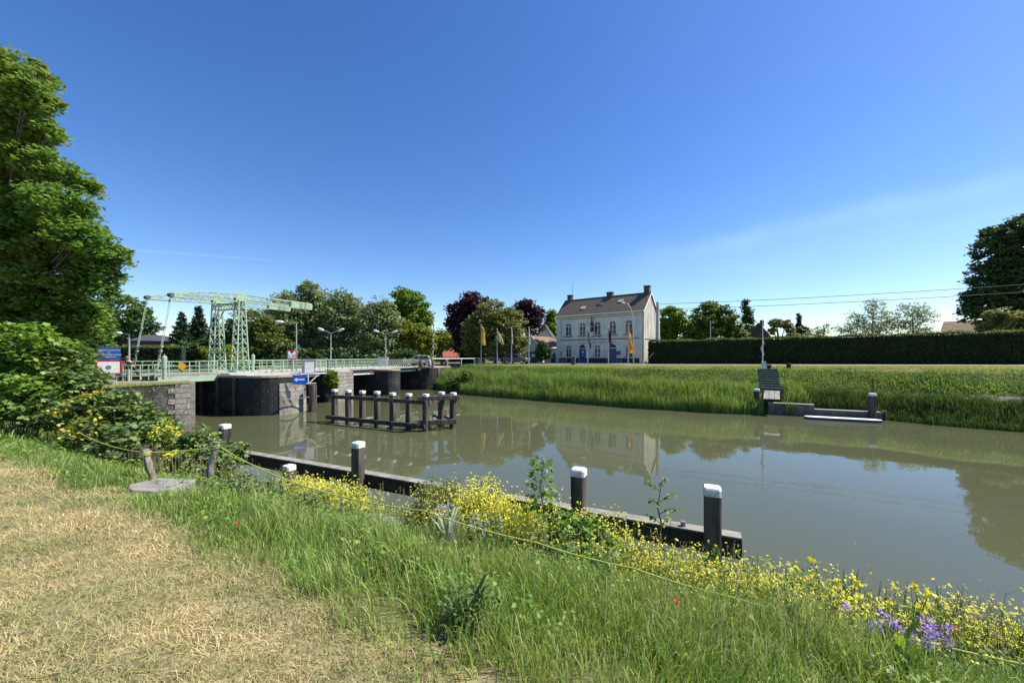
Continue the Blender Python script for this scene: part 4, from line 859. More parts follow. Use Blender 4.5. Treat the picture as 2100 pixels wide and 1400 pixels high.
t_ = thing('cabinet_box', 'pale grey utility box behind the far bridge railing', 'utility box', tuple(at(786, 750, 55)[:2])+(3.2,)); MB().box((0, 0, .6), (1.3, .6, 1.2)).build('housing', M['cab'], t_, bevel=.02); MB().box((0, 0, 1.24), (1.42, .7, .06)).build('lid', M['concrete'], t_)
for px, Y, lab in ((955, 66, 'blue traffic sign back on a thin post under the copper beech'), ):
    pass
# signal mast on the right bank
q = at(1564, 0, 36.5); zz = Hs(q.x, 36.5); t_ = thing('signal_mast', 'thin white pole with furled cloth and small box above the stairs', 'pole', (q.x, 36.5, zz)); hh = at(0, 655, 36.5).z-zz
mb = MB(); mb.tube([(0, 0, 0), (0, 0, hh*.45), (0, 0, hh)], [.05, .045, .025], 8); mb.build('mast', M['white_paint'], t_)
mb = MB(); mb.tube([(-.03, 0, hh*.72), (.06, 0, hh*.6), (-.08, .03, hh*.52), (.07, 0, hh*.4), (0, 0, hh*.36)], [.02, .07, .09, .06, .02], 7); mb.build('furled_cloth', M['white_cloth'], t_)
MB().box((.05, -.08, hh*.24), (.36, .12, .7)).build('box', M['cab_l'], t_)

# ================================================================== FLAGS
M['flag_y'] = surf('yellow_flag_cloth', (.80, .56, .03), (.55, .36, .03), 1.3, .8, lo=.52, hi=.6)
M['flag_o'] = surf('yellow_orange_flag_cloth', (.80, .50, .05), (.70, .22, .02), 1.0, .8, lo=.45, hi=.6)
M['flag_g'] = surf('faded_yellow_flag_cloth', (.62, .55, .22), (.30, .28, .12), 1.6, .8, lo=.5, hi=.6)
M['flag_w'] = surf('white_flag_cloth', (.72, .72, .70), (.45, .40, .25), 2.2, .8, lo=.55, hi=.65)
M['flag_d'] = surf('black_and_red_flag_cloth', (.02, .02, .035), (.26, .02, .05), 1.2, .8, lo=.48, hi=.52)
M['flag_b'] = surf('mixed_dark_flag_cloth', (.05, .06, .09), (.5, .46, .42), 1.5, .8, lo=.46, hi=.54)
for m_ in ('flag_y', 'flag_o', 'flag_g', 'flag_w', 'flag_d', 'flag_b'):
    t = M[m_].node_tree; pr = t.nodes['Principled BSDF']; tr = t.nodes.new('ShaderNodeBsdfTranslucent'); t.links.new(pr.inputs['Base Color'].links[0].from_socket, tr.inputs[0])
    ms = t.nodes.new('ShaderNodeMixShader'); ms.inputs[0].default_value = .45; t.links.new(pr.outputs[0], ms.inputs[1]); t.links.new(tr.outputs[0], ms.inputs[2]); t.links.new(ms.outputs[0], t.nodes['Material Output'].inputs[0])
def flag(px, pyt, Y, rows, m, lab, pm='pole', dark=False):
    """rows = (photo y, left px, right px) from the top of the hanging cloth down"""
    g0 = at(px, 0, Y); z0 = Hs(g0.x, Y); t_ = thing('flagpole', lab, 'flag', (g0.x, Y, z0), 0, 'flags in a row before the white house'); top = at(0, pyt, Y).z-z0
    mb = MB(); mb.tube([(0, 0, -.05), (0, 0, top*.5), (0, 0, top)], [.075, .06, .045], 8); mb.build('pole', M[pm], t_); mb = MB(); mb.tube([(0, 0, top), (0, 0, top+.06), (0, 0, top+.12)], [.05, .08, .02], 8); mb.build('finial', M['white_paint'], t_)
    vs = []; nc = 13; P = np.array(rows, float); ys_ = np.linspace(P[0, 0], P[-1, 0], 16)
    for yv in ys_:
        a = np.interp(yv, P[:, 0], P[:, 1]); b = np.interp(yv, P[:, 0], P[:, 2])
        for c in range(nc):
            f = c/(nc-1); q = at(a+(b-a)*f, yv, Y); vs.append((q.x-g0.x, .13*math.sin(f*9+yv*.25)*(.3+f)+.05*math.sin(yv*.6+f*3), q.z-z0))
    fs = [(r_*nc+c, r_*nc+c+1, (r_+1)*nc+c+1, (r_+1)*nc+c) for r_ in range(15) for c in range(nc-1)]
    mb = MB(); mb.add(vs, fs); o = mb.build('flag_cloth', M[m], t_, smooth=True); return t_
flag(986.5, 667, 54.5, [(669, 986.8, 989.5), (678, 987, 995), (690, 987, 994.5), (707.5, 986.5, 996.5)], 'flag_y', 'upright bright yellow flag on a dark pole, leftmost in the row', 'steel')
flag(1019.5, 676, 55.5, [(678, 1019.5, 1020.5), (688, 1019.5, 1027), (698, 1021, 1032.5), (706, 1029, 1034)], 'flag_g', 'faded olive and yellow flag drooping to the right on its pole')
flag(1049, 673, 56, [(675, 1048, 1050.5), (690, 1049, 1051.5), (705, 1049.5, 1052)], 'flag_w', 'limp white flag on the pole directly left of the dark car')
flag(1084.5, 672, 56, [(674, 1084, 1086.2), (695, 1084, 1087.2), (707, 1084.5, 1087.8)], 'flag_w', 'limp cream flag on the pole before the annex garage')
flag(1205, 673, 55, [(677, 1205, 1206.5), (690, 1205, 1209), (703, 1205.5, 1211), (706, 1208, 1213), (715, 1208.5, 1212.5)], 'flag_b', 'limp dark and white flag before the left blue door of the white house')
flag(1247.5, 670, 55, [(675, 1247.5, 1249), (685, 1247.5, 1253), (697, 1247.5, 1254), (708, 1251, 1256)], 'flag_d', 'limp black and red flag before the right blue door of the white house')
flag(1288, 671, 53.5, [(674, 1287, 1289), (690, 1287, 1293.5), (708, 1288.5, 1299), (724, 1289.5, 1301.5)], 'flag_o', 'large yellow and orange flag spreading to the right of its pole')
s, z = onf(1218, 672); t_ = thing('window_flag', 'blue and white flag hanging before the middle upper window', 'flag', (Pl.x+E.x*s, Pl.y+E.y*s, ZB+4.8), math.atan2(E.y, E.x))
mb = MB(); mb.tube([(0, 0, 0), (.05, -.5, 3.4)], .03, 6); mb.build('staff', M['pole'], t_)
mb = MB(); vs = []
for r_ in range(10):
    for c in range(6): f = r_/9; vs.append((-.25+.5*f-.7*f*(1-c/5)+.1*c/5, -.5+.1*math.sin(c*2+r_), 3.2-f*2.7))
mb.add(vs, [(r_*6+c, r_*6+c+1, r_*6+c+7, r_*6+c+6) for r_ in range(9) for c in range(5)]); mb.build('flag_cloth', M['flag_b'], t_)

# ================================================================== CARS
M['tyre'] = plain('tyre_rubber', (.02, .02, .02), .9); M['rim'] = plain('alloy_rim', (.5, .5, .5), .35, .6)
M['beige'] = plain('beige_car_paint', (.50, .46, .33), .25, .2); M['dark_car'] = plain('dark_grey_car_paint', (.10, .10, .11), .25, .3); M['lens'] = plain('headlight_lens', (.7, .7, .7), .15)
def car(label, loc, rz, m, Lc=4.0, Wc=1.7, Hc_=1.5, kind='hatch'):
    t_ = thing('parked_car' if kind != 'hatch' else 'car', label, 'car', loc, rz); h_ = Hc_
    low = [(-.5, .18), (-.5, .42), (-.485, .62), (-.30, .66), (-.24, .665), (.42, .64), (.49, .5), (.5, .2)]
    P = [(-.5, .2), (-.503, .42), (-.47, .56), (-.27, .635), (-.14, .85), (-.03, .985), (.22, 1.0), (.38, .95), (.46, .66), (.49, .5), (.5, .22)]
    W = lambda z: Wc/2*(1-.0*z if z < .62 else 1-(z-.62)*.62) if z > .3 else Wc/2*.96
    vs = [(x*Lc, sg*W(z), z*h_) for sg in (-1, 1) for x, z in P]; n = len(P)
    mb = MB(); mb.add(vs, [tuple(range(n)), tuple(range(n, 2*n))[::-1]]+[(i, (i+1) % n, (i+1) % n+n, i+n) for i in range(n)]); body = mb.build('body', m, t_, bevel=.05)
    gl = [[(-.235, .655), (-.135, .83), (-.04, .945), (.03, .95), (.03, .655)], [(.05, .655), (.05, .95), (.2, .95), (.2, .655)], [(.22, .655), (.22, .95), (.34, .92), (.41, .68)]]
    for sg in (-1, 1):
        for g in gl: mb = MB(); mb.slab([(x*Lc, sg*(W(z)+.012), z*h_) for x, z in g], .02, (0, sg, 0)); mb.build('side_window', M['glass'], t_)
    mb = MB(); mb.add([(-.268*Lc, -W(.64)*.88, .655*h_), (-.268*Lc, W(.64)*.88, .655*h_), (-.15*Lc, W(.84)*.86, .86*h_), (-.15*Lc, -W(.84)*.86, .86*h_), (-.05*Lc, W(.96)*.84, .985*h_), (-.05*Lc, -W(.96)*.84, .985*h_)], [(0, 1, 2, 3), (3, 2, 4, 5)])
    mb.build('windscreen', M['glass'], t_)
    mb = MB(); mb.add([(.40*Lc+.05, -W(.9)*.8, .92*h_), (.40*Lc+.05, W(.9)*.8, .92*h_), (.465*Lc+.02, W(.68)*.85, .68*h_), (.465*Lc+.02, -W(.68)*.85, .68*h_)], [(0, 1, 2, 3)]); mb.build('rear_window', M['glass'], t_)
    for x in (-.31, .31):
        for sg in (-1, 1):
            mb = MB(); c = (x*Lc, sg*(Wc/2-.08), .31); mb.tube([(c[0], c[1]-.1, c[2]), (c[0], c[1]+.1, c[2])], .31, 18); wh = mb.build('wheel', M['tyre'], t_)
            mb = MB(); yo = sg*.105; mb.tube([(c[0], c[1]+yo, c[2]), (c[0], c[1]+yo+sg*.01, c[2])], .2, 12); mb.build('rim', M['rim'], wh)
    for sg in (-1, 1):
        mb = MB(); mb.box((-.485*Lc, sg*Wc*.34, .56*h_), (.1, .34, .16)); mb.build('headlight', M['lens'], t_); mb = MB(); mb.box((.478*Lc, sg*Wc*.42, .58*h_), (.08, .16, .26)); mb.build('tail_light', M['sign_red'], t_)
        mb = MB(); mb.box((-.16*Lc, sg*(Wc/2+.06), .66*h_), (.12, .2, .12)); mb.build('mirror', m, t_)
    mb = MB(); mb.box((0, 0, .21*h_), (Lc*.97, Wc*.97, .12)); mb.build('sill', M['tyre'], t_)
    return t_
q = at(856, 750, 54.5); car('beige five door hatchback driving onto the bridge from the far bank', (q.x, q.y, 3.24), R(18), M['beige'], 3.9, 1.7, 1.5)
q = at(1060, 744, 63.5); car('dark grey estate car parked left of the annex garage', (q.x, q.y, 3.36), R(150), M['dark_car'], 4.3, 1.75, 1.6, 'suv')

# ================================================================== RIGHT BANK LANDING
M['stair'] = surf('mossy_concrete_steps', (.05, .065, .05), (.10, .115, .09), 5, .9, .4)
q0, q1 = at(1592, 0, 31.9), at(1603, 0, 36.0)
st = thing('bank_stairs', 'flight of mossy concrete steps climbing the far grassy bank', 'stairs')
SD = Vector((.485, .874)); SX = Vector((.874, -.485)); base = Vector((at(1583, 0, 31.7).x, 31.7)); n = 9; zA, zB = 1.85, 3.42
M['stair_edge'] = plain('worn_stair_nosing', (.24, .26, .24), .9)
mb = MB(); me_ = MB()
for k in range(n):
    c = base+SD*(.5*k+.25); z = zA+(zB-zA)*(k+1)/n; mb.box((c.x, c.y, z-.2), (1.5, .5, .4), math.atan2(SX.y, SX.x)); e = base+SD*(.5*k+.03); me_.box((e.x, e.y, z+.012), (1.52, .1, .03), math.atan2(SX.y, SX.x))
mb.build('step', M['stair'], st); me_.build('nosing', M['stair_edge'], st)
pk = base-SD*1.6; mb = MB(); a = base-SD*.05; b = base-SD*1.9
for k in (-1, 0, 1): mb.bar((a.x+SX.x*k*.36, a.y+SX.y*k*.36, 1.8), (b.x+SX.x*(k*.36-.25), b.y+SX.y*k*.36, 1.28), .34, .06)
tag(mb.build('gangplank', M['wood_grey'], bevel=.01), 'pale plank walkway leading down from the stairs to the reeds', 'gangplank')
ld = thing('landing_wall', 'low timber faced landing wall with pale top edge along the far water', 'landing stage')
M['wall_wood'] = surf('dark_sheet_wall', (.10, .09, .07), (.19, .17, .14), 3, .9, .5)
def seg(a, b, z, th, nm='wall_panel'):
    mb = MB(); mb.bar((a.x, a.y, z/2-.4), (b.x, b.y, z/2-.4), th, z+.8); o = mb.build(nm, M['wall_wood'], ld); mb = MB(); mb.bar((a.x, a.y, z+.035), (b.x, b.y, z+.035), th+.08, .06); mb.build('top_edge', M['concrete'], o)
w1, w2, w3 = at(1575, 0, 31.1).xy, at(1669, 0, 29.8).xy, at(1812, 0, 28.1).xy
seg(w1, w2, .86, .3); seg(w2, w3, .52, .3)
mb = MB(); mb.tube([(w3.x, w3.y, -.8), (w3.x, w3.y, .66)], .2, 10); mb.build('end_post', M['wood_dark'], ld)
fl = thing('floating_board', 'long white and dark blue paddleboard floating beside the landing wall', 'paddleboard'); a, b = at(1650, 853, 28.8), at(1808, 860, 27.0)
a.z = b.z = .07; mb = MB(); d = (b-a).normalized(); s_ = Vector((-d.y, d.x, 0)); prof = [(0, .12), (.05, .3), (.15, .36), (.85, .36), (.95, .3), (1, .14)]; Ln = (b-a).length
def outline(z, k): return [tuple(a+d*(f*Ln)+s_*(w_*k)+Vector((0, 0, z))) for f, w_ in prof]+[tuple(a+d*(f*Ln)-s_*(w_*k)+Vector((0, 0, z))) for f, w_ in prof[::-1]]
n = len(prof)*2
for nm, z0, z1, m_ in (('hull', -.08, .06, M['navy']), ('deck', .062, .12, M['white_wall'])):
    mb = MB(); mb.add(outline(z0, .95)+outline(z1, 1.0), [tuple(range(n))[::-1], tuple(range(n, 2*n))]+[(i, (i+1) % n, (i+1) % n+n, i+n) for i in range(n)]); mb.build(nm, m_, fl)
for px, yt, Y, lab in ((1552, 797, 31.2, 'short white capped pile in the reeds left of the plank walkway'), (1789, 806, 28.15, 'tall white capped pile rising behind the landing wall')):
    q = at(px, yt, Y); t_ = thing('mooring_pile', lab, 'mooring post', (0, 0, 0), 0, 'piles of the far landing'); pile(t_, q.x, Y, q.z, .38, -1, 'pile', bolts=False)
mb = MB(); q = at(1790.5, 775, 28.5); mb.tube([(q.x, q.y, -.5), (q.x, q.y, q.z)], .05, 6); tag(mb.build('thin_stake', M['wood_dark']), 'thin dark stake behind the tall capped pile at the landing', 'stake')
q = at(1838, 811, 30.6); z = Hs(q.x, q.y); t_ = thing('frame_box', 'small white open frame lying on the bare soil of the far bank', 'frame', (q.x, q.y, z+.12), R(-14)); mb = MB()
for s in (-1, 1): mb.box((0, s*.3, 0), (.95, .07, .12)); mb.box((s*.45, 0, 0), (.07, .6, .12))
mb.build('frame_bars', M['white_paint'], t_)

# ================================================================== NEAR BANK BITS
M['log'] = surf('peeling_log_bark', (.17, .11, .075), (.36, .31, .26), 9, .9, .8, 30, stretch=(1, 1, .25)); M['log2'] = surf('grey_split_log', (.13, .115, .09), (.28, .26, .22), 9, .9, .8, 30, stretch=(1, 1, .25))
def log(p0, p1, r_, m, lab):
    a, b = Vector(p0), Vector(p1); n = 7; pts = [a.lerp(b, k/n)+Vector((random.uniform(-.01, .01), random.uniform(-.01, .01), 0)) for k in range(n+1)]
    t_ = thing('fence_post', lab, 'fence post', (0, 0, 0), 0, 'leaning rope fence posts'); mb = MB(); mb.tube(pts, [r_*random.uniform(.88, 1.1) for _ in pts], 9); mb.build('log', m, t_, smooth=False)
    mb = MB()
    for k in range(3): c = b.lerp(a, .06+.035*k); mb.tube([c+Vector((r_*1.15*math.cos(q), r_*1.15*math.sin(q), .012*math.sin(q+k))) for q in np.linspace(0, 2*math.pi, 13)], .007, 5, cap=False)
    mb.build('rope_loops', M['rope'], t_)
M['rope'] = plain('yellow_green_rope', (.42, .50, .10), .6)
lA0, lA1 = at(321, 992, 6.4), at(298, 921, 6.4); lB0, lB1 = at(422, 990, 6.6), at(443, 906, 6.6); lA0.z -= .15; lB0.z -= .15
log(lA0, lA1, .054, M['log'], 'leaning brown barked log post standing behind the grey stone slab'); log(lB0, lB1, .05, M['log2'], 'grey log post tilted right in front of the leftmost capped pile')
lC = at(701, 1021, 5.6); lC0 = lC-Vector((-.03, 0, .5)); log(lC0, lC, .022, M['log2'], 'thin wire topped stake just below the dense yellow flowers')
def rope(pts, lab, r_=.0078, sag=.02):
    mb = MB(); P = []
    for a, b in zip(pts[:-1], pts[1:]):
        L_ = (b-a).length
        for k in range(10): f = k/10; P.append(a.lerp(b, f)-Vector((0, 0, sag*L_*4*f*(1-f))))
    P.append(pts[-1]); mb.tube(P, r_, 6); return tag(mb.build('rope', M['rope']), lab, 'rope', 'ropes of the bank fence')
def rp(px, py, wv=-4.5): x, y = gp(px, wv); return Vector((x, y, HC-(py-730)/FP*y))
rope([at(160, 885, 8.5), lA1-Vector((0, 0, .05)), lB1-Vector((0, 0, .08))], 'rope from the bushes to both leaning log posts')
rope([lB1-Vector((0, 0, .04)), rp(620, 995), rp(870, 1047), rp(1100, 1112), rp(1300, 1165), rp(1500, 1224), rp(1700, 1272), rp(1900, 1316), rp(2250, 1388)], 'long yellow green rope crossing the flowering bank to the right')
rope([lB1-Vector((0, 0, .12)), at(560, 965, 8.2), at(700, 1021, 5.9)], 'short lower rope from the grey log post towards the yellow flowers', .005)
M['slab'] = surf('lichen_grey_slab', (.30, .28, .25), (.20, .19, .175), 6, .9, .5, 25)
def slabobj(px, py, Y, L_, D_, h_, rz, lab, jag=.06):
    q = at(px, py, Y); t_ = MB(); n = 11; pts = []
    for k in range(n): a = 2*math.pi*k/n; pts.append((q.x+(L_/2*math.copysign(abs(math.cos(a))**.5, math.cos(a)))*math.cos(rz)-(D_/2*math.copysign(abs(math.sin(a))**.5, math.sin(a)))*math.sin(rz)+random.uniform(-jag, jag), Y+(L_/2*math.copysign(abs(math.cos(a))**.5, math.cos(a)))*math.sin(rz)+(D_/2*math.copysign(abs(math.sin(a))**.5, math.sin(a)))*math.cos(rz)+random.uniform(-jag, jag)))
    t_.prism(pts, q.z-h_, q.z); o = t_.build('stone_slab', M['slab'], bevel=.02); tag(o, lab, 'slab', 'stone slabs on the near bank'); return o
slabobj(330, 991, 5.5, .75, .5, .22, R(-12), 'broken grey stone slab at the edge of the mown grass'); slabobj(775, 1066, 5.85, .75, .4, .13, R(-25), 'pale concrete slab half hidden in grass under the flowering shrub', .03)

# ================================================================== PERSON on the bridge approach
M['skin'] = plain('skin', (.55, .33, .23), .6); M['hair'] = plain('red_brown_hair', (.22, .09, .04), .7); M['black_cloth'] = plain('black_cloth', (.03, .03, .035), .9); M['shoe'] = plain('white_shoes', (.8, .8, .8), .6)
def skinfig(name, verts, edges, radii, root, m, parent, sub=2):
    me = bpy.data.meshes.new(name); me.from_pydata(verts, edges, []); o = bpy.data.objects.new(name, me); col.objects.link(o); o.parent = parent; me.materials.append(m)
    sk = o.modifiers.new('skin', 'SKIN'); 
    for i, r_ in enumerate(radii): me.skin_vertices[0].data[i].radius = (r_, r_) if not isinstance(r_, tuple) else r_; me.skin_vertices[0].data[i].use_root = (i == root)
    ss = o.modifiers.new('sub', 'SUBSURF'); ss.levels = sub; ss.render_levels = sub; sk.use_smooth_shade = True; return o
q = at(268, 0, 26.3); fx = thing('person', 'person with red brown hair in dark clothes leaning forward over the railing', 'person', (q.x, q.y, 2.97), R(10))
# local: x to the photo's right; leaning towards -x with arms stretched on the rail
bv = [(.12, 0, .90), (.08, 0, 1.05), (-.06, 0, 1.24), (-.12, 0, 1.32), (-.20, 0, 1.38),      # pelvis, waist, chest, neck base, head base
      (-.26, 0, 1.45), (-.27, 0, 1.53),
      (-.14, -.17, 1.27), (-.36, -.19, 1.12), (-.60, -.13, 1.04), (-.68, -.12, 1.04),
      (-.14, .17, 1.27), (-.36, .19, 1.12), (-.60, .13, 1.04), (-.68, .12, 1.04),
      (.12, -.1, .86), (.0, -.11, .48), (.10, -.11, .09), (-.06, -.12, .05),
      (.12, .1, .86), (.30, .12, .48), (.55, .12, .12), (.44, .13, .05)]
be_ = [(0, 1), (1, 2), (2, 3), (3, 4), (4, 5), (5, 6), (2, 7), (7, 8), (8, 9), (9, 10), (2, 11), (11, 12), (12, 13), (13, 14), (0, 15), (15, 16), (16, 17), (17, 18), (0, 19), (19, 20), (20, 21), (21, 22)]
br_ = [.13, .115, .13, .06, .055, .095, .08, .055, .04, .03, .03, .055, .04, .03, .03, .09, .055, .04, .035, .09, .055, .04, .035]
body = skinfig('body', bv, be_, br_, 0, M['skin'], fx)
for sg in (-.12, .12):
    for k in range(4):
        y = sg+(k-1.5)*.02; skinfig('finger', [(-.68, y, 1.045), (-.735, y, 1.05), (-.765-.006*(k in (1, 2)), y, 1.02), (-.76, y, .99)], [(0, 1), (1, 2), (2, 3)], [.009]*4, 0, M['skin'], body, 1)
    y = sg*.72; skinfig('thumb', [(-.65, y, 1.04), (-.69, y-sg*.1, 1.03), (-.715, y-sg*.05, 1.0)], [(0, 1), (1, 2)], [.011]*3, 0, M['skin'], body, 1)
skinfig('shirt', [(.12, 0, .9), (.08, 0, 1.05), (-.06, 0, 1.22), (-.11, 0, 1.29), (-.14, -.17, 1.27), (-.22, -.18, 1.21), (-.14, .17, 1.27), (-.22, .18, 1.21)], [(0, 1), (1, 2), (2, 3), (2, 4), (4, 5), (2, 6), (6, 7)], [.14, .13, .145, .08, .07, .058, .07, .058], 0, M['black_cloth'], fx)
skinfig('trousers', [(.12, 0, .93), (.12, -.1, .84), (.0, -.11, .48), (.09, -.11, .16), (.12, .1, .84), (.30, .12, .48), (.5, .12, .2)], [(0, 1), (1, 2), (2, 3), (0, 4), (4, 5), (5, 6)], [.14, .105, .07, .055, .105, .07, .055], 0, M['black_cloth'], fx)
skinfig('hair', [(-.27, 0, 1.56), (-.22, 0, 1.5), (-.14, 0, 1.42), (-.10, 0, 1.34)], [(0, 1), (1, 2), (2, 3)], [.09, .1, .08, .04], 1, M['hair'], fx)
for a, b in (((.13, -.11, .05), (-.1, -.12, .04)), ((.58, .12, .07), (.42, .13, .04))): skinfig('shoe', [a, b], [(0, 1)], [.055, .042], 0, M['shoe'], fx)
mb = MB()
for yv, x in ((0, -.27),):
    for s in (-.035, .035): mb.tube([(x-.085, s, 1.5), (x-.095, s, 1.5)], .012, 6)
mb.build('eyes', M['black'], fx)
mb = MB(); mb.tube([(-.345, 0, 1.49), (-.385, 0, 1.45), (-.35, 0, 1.445)], [.008, .018, .012], 6); mb.build('nose', M['skin'], fx)
# ================================================================== TREES
M['bark'] = surf('grey_brown_bark', (.09, .07, .055), (.16, .135, .11), 5, .95, .8, 18, stretch=(1, 1, .2))
LM = {}
LM['left'] = leafmat('sycamore_leaves', [(.058, .117, .026), (.098, .189, .036), (.143, .260, .052), (.195, .312, .072)], .35, patch=[(.078, .130, .026), (.130, .208, .039), (.182, .273, .058), (.260, .286, .091)], pscale=.35)
LM['mid'] = leafmat('mid_green_leaves', [(.039, .078, .016), (.078, .143, .026), (.130, .195, .039)], .3)
LM['bright'] = leafmat('bright_green_leaves', [(.060, .120, .018), (.108, .192, .024), (.168, .252, .036)], .35)
LM['yellowgreen'] = leafmat('yellow_green_leaves', [(.099, .143, .017), (.165, .209, .028), (.242, .264, .044)], .35)
LM['willow'] = leafmat('grey_green_willow_leaves', [(.10, .145, .05), (.17, .22, .09), (.26, .31, .14)], .3)
LM['olive'] = leafmat('olive_leaves', [(.106, .125, .037), (.163, .181, .056), (.237, .250, .094)], .3)
LM['midolive'] = leafmat('warm_green_leaves', [(.06, .085, .02), (.10, .135, .03), (.155, .19, .05)], .3)
LM['copper'] = leafmat('copper_beech_leaves', [(.03, .014, .024), (.05, .022, .034), (.085, .04, .05)], .2)
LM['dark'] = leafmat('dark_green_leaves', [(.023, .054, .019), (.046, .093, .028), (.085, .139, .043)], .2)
LM['conifer'] = leafmat('spruce_needles', [(.018, .04, .02), (.03, .06, .028), (.05, .08, .035)], .1)
LM['pale'] = leafmat('pale_young_leaves', [(.14, .18, .07), (.20, .25, .11), (.30, .33, .20)], .4)
LM['hedge'] = leafmat('hedge_leaves', [(.014, .029, .012), (.024, .044, .016), (.034, .058, .020)], .12, patch=[(.020, .037, .014), (.034, .054, .019), (.048, .075, .024)], pscale=.6)
LM['hedge_top'] = leafmat('hedge_new_growth', [(.06, .10, .02), (.10, .15, .03), (.14, .19, .045)], .3)
def crown_pts(blobs, rc, per, dens=1.0, inner=.25, flat=.55, fill=(.70, .97)):
    out = []
    for (c, r_) in blobs:
        c = np.array(c); r_ = np.array(r_); area = 4*math.pi*((r_[0]*r_[1]+r_[0]*r_[2]+r_[1]*r_[2])/3); nc = max(5, int(dens*area/(rc*rc*2.4)))
        d = unit(rng.normal(size=(nc, 3))); f = rng.uniform(fill[0], fill[1], nc); inn = rng.random(nc) < inner; f = np.where(inn, rng.uniform(.25, .7, nc), f)
        f = f*(1+.10*np.sin(d[:, 0]*5+c[0])*np.sin(d[:, 2]*6+c[1]))
        cc = c+d*r_*f[:, None]; k = per; rr = rc*rng.uniform(.6, 1.25, nc)
        off = unit(rng.normal(size=(nc, k, 3)).reshape(-1, 3)).reshape(nc, k, 3)*(rng.random((nc, k, 1))**.4)*rr[:, None, None]; off[..., 2] *= flat
        out.append((cc[:, None, :]+off).reshape(-1, 3))
    return np.vstack(out)
def B(lst, Y, squash=.9):
    """blobs from photo outline: (px, py, rx px, ry px, dY)"""
    o = []
    for b in lst:
        px, py, rx, ry = b[:4]; dY = b[4] if len(b) > 4 else 0; q = at(px, py, Y+dY); s = (Y+dY)/FP; o.append((tuple(q), (rx*s, (rx+ry)/2*s*squash, ry*s)))
    return o
KL, KD = 1.4, 1.8
def tree(label, Y, basepx, lst, mat, rc=.8, per=34, ls=.30, shape='quad', dens=1.0, tr=.3, name='tree', cat='tree', group=None, up=.5, droop=None, inner=.25, flat=.55, limbs=True, zb=None, tilt=0, fill=(.70, .97)):
    ls *= KL; dens *= KD; x = at(basepx, 0, Y).x; zb = Hs(x, Y) if zb is None else zb; zb = max(zb, 2.6)
    t_ = thing(name, label, cat, (x, Y, zb), 0, group); bl = B(lst, Y)
    P = crown_pts(bl, rc, per, dens, inner, flat, fill); P = P[P[:, 2] > zb+.1]; P = P-np.array([x, Y, zb])
    v, l, s = leaves(P, ls*rng.uniform(.65, 1.3, len(P)), shape, up, droop); npmesh('crown', v, l, s, mat, t_)
    mb = MB(); top = max(bl, key=lambda b: b[0][2]); tc_ = Vector(top[0])-Vector((x, Y, zb)); low = min(b[0][2]-zb for b in bl)
    fork = Vector((tc_.x*.25, tc_.y*.25, max(1.0, min(low, tc_.z*.45)))); mb.tube([(0, 0, -.3), fork*.5, fork, fork.lerp(tc_, .6), tc_], [tr*1.25, tr, tr*.85, tr*.45, tr*.12], 9)
    if limbs:
        for c, r_ in bl:
            e = Vector(c)-Vector((x, Y, zb)); 
            if (e-tc_).length < .2: continue
            mb.tube([fork*.8, fork.lerp(e, .5)+Vector((0, 0, -.1*abs(e.x))), e], [tr*.5, tr*.3, tr*.1], 6)
            for _ in range(4):
                dd = Vector(unit(rng.normal(size=(1, 3)))[0]); e2 = e+Vector((dd.x*r_[0], dd.y*r_[1], dd.z*r_[2]))*.85; mb.tube([fork.lerp(e, .7), e.lerp(e2, .4), e2], [tr*.22, tr*.12, tr*.03], 5)
    mb.build('trunk', M['bark'], t_, smooth=True); return t_
# big sycamore at the left edge (20 m away)
tree('huge broad leaved tree filling the left edge from ground to near the top', 20, -60,
     [(20, 165, 82, 62), (60, 180, 48, 40, -1), (-60, 180, 90, 90), (35, 270, 72, 48), (90, 265, 26, 22, -.5), (30, 330, 90, 52), (105, 345, 52, 34, -.5), (165, 375, 32, 26), (20, 430, 95, 60), (120, 420, 62, 40, -1), (-80, 300, 110, 130),
      (60, 500, 120, 62), (170, 490, 58, 42, -1), (215, 525, 42, 40), (-60, 480, 120, 110), (90, 575, 110, 52), (185, 570, 55, 42), (30, 640, 90, 55), (130, 640, 70, 50, 1), (-70, 620, 100, 90), (170, 660, 50, 45, 1.5)],
     LM['left'], rc=.55, per=80, ls=.118, shape='lobed', tr=.24, inner=.3, flat=.62, up=.9, dens=.95)
# trees behind the bridge, left to right
tree('airy rounded oak behind the brown brick bungalow at left', 72, 262, [(250, 640, 52, 38), (220, 655, 30, 34), (285, 650, 22, 24), (250, 690, 50, 30), (210, 700, 30, 40)], LM['mid'], rc=1.0, per=30, ls=.36, dens=.75, inner=.1)
tree('small dark leafy tree touching the hanging chains', 68, 300, [(300, 672, 22, 16), (290, 690, 18, 16)], LM['dark'], rc=.8, per=28, ls=.3)
def spruce(label, px, pt, hw, Y, n=15, mat='conifer', pb=742):
    x = at(px, 0, Y).x; zb = 3.0; zt = at(0, pt, Y).z-zb; t_ = thing('spruce', label, 'conifer', (x, Y, zb)); Rm = hw*Y/FP; vs = []
    for k in range(n*9):
        f = (k+rng.random())/(n*9); z = zt*(.06+.94*f); rr = Rm*(1-f)**.8*(.75+.35*rng.random())+.06; a = k*2.4+rng.random(); m_ = max(10, int(90*(1-f))); s = rng.random(m_)**.6
        x_ = np.cos(a)*rr*s; y_ = np.sin(a)*rr*s; vs.append(np.stack([x_, y_, z-rr*.38*s**1.5+rng.normal(size=m_)*.05], 1)+rng.normal(size=(m_, 3))*.09)
    P = np.vstack(vs); v, l, s = leaves(P, .5*rng.uniform(.6, 1.2, len(P)), 'spray', .4); npmesh('crown', v, l, s, LM[mat], t_)
    MB().tube([(0, 0, -.2), (0, 0, zt*.5), (0, 0, zt)], [.22, .12, .02], 7).build('trunk', M['bark'], t_)
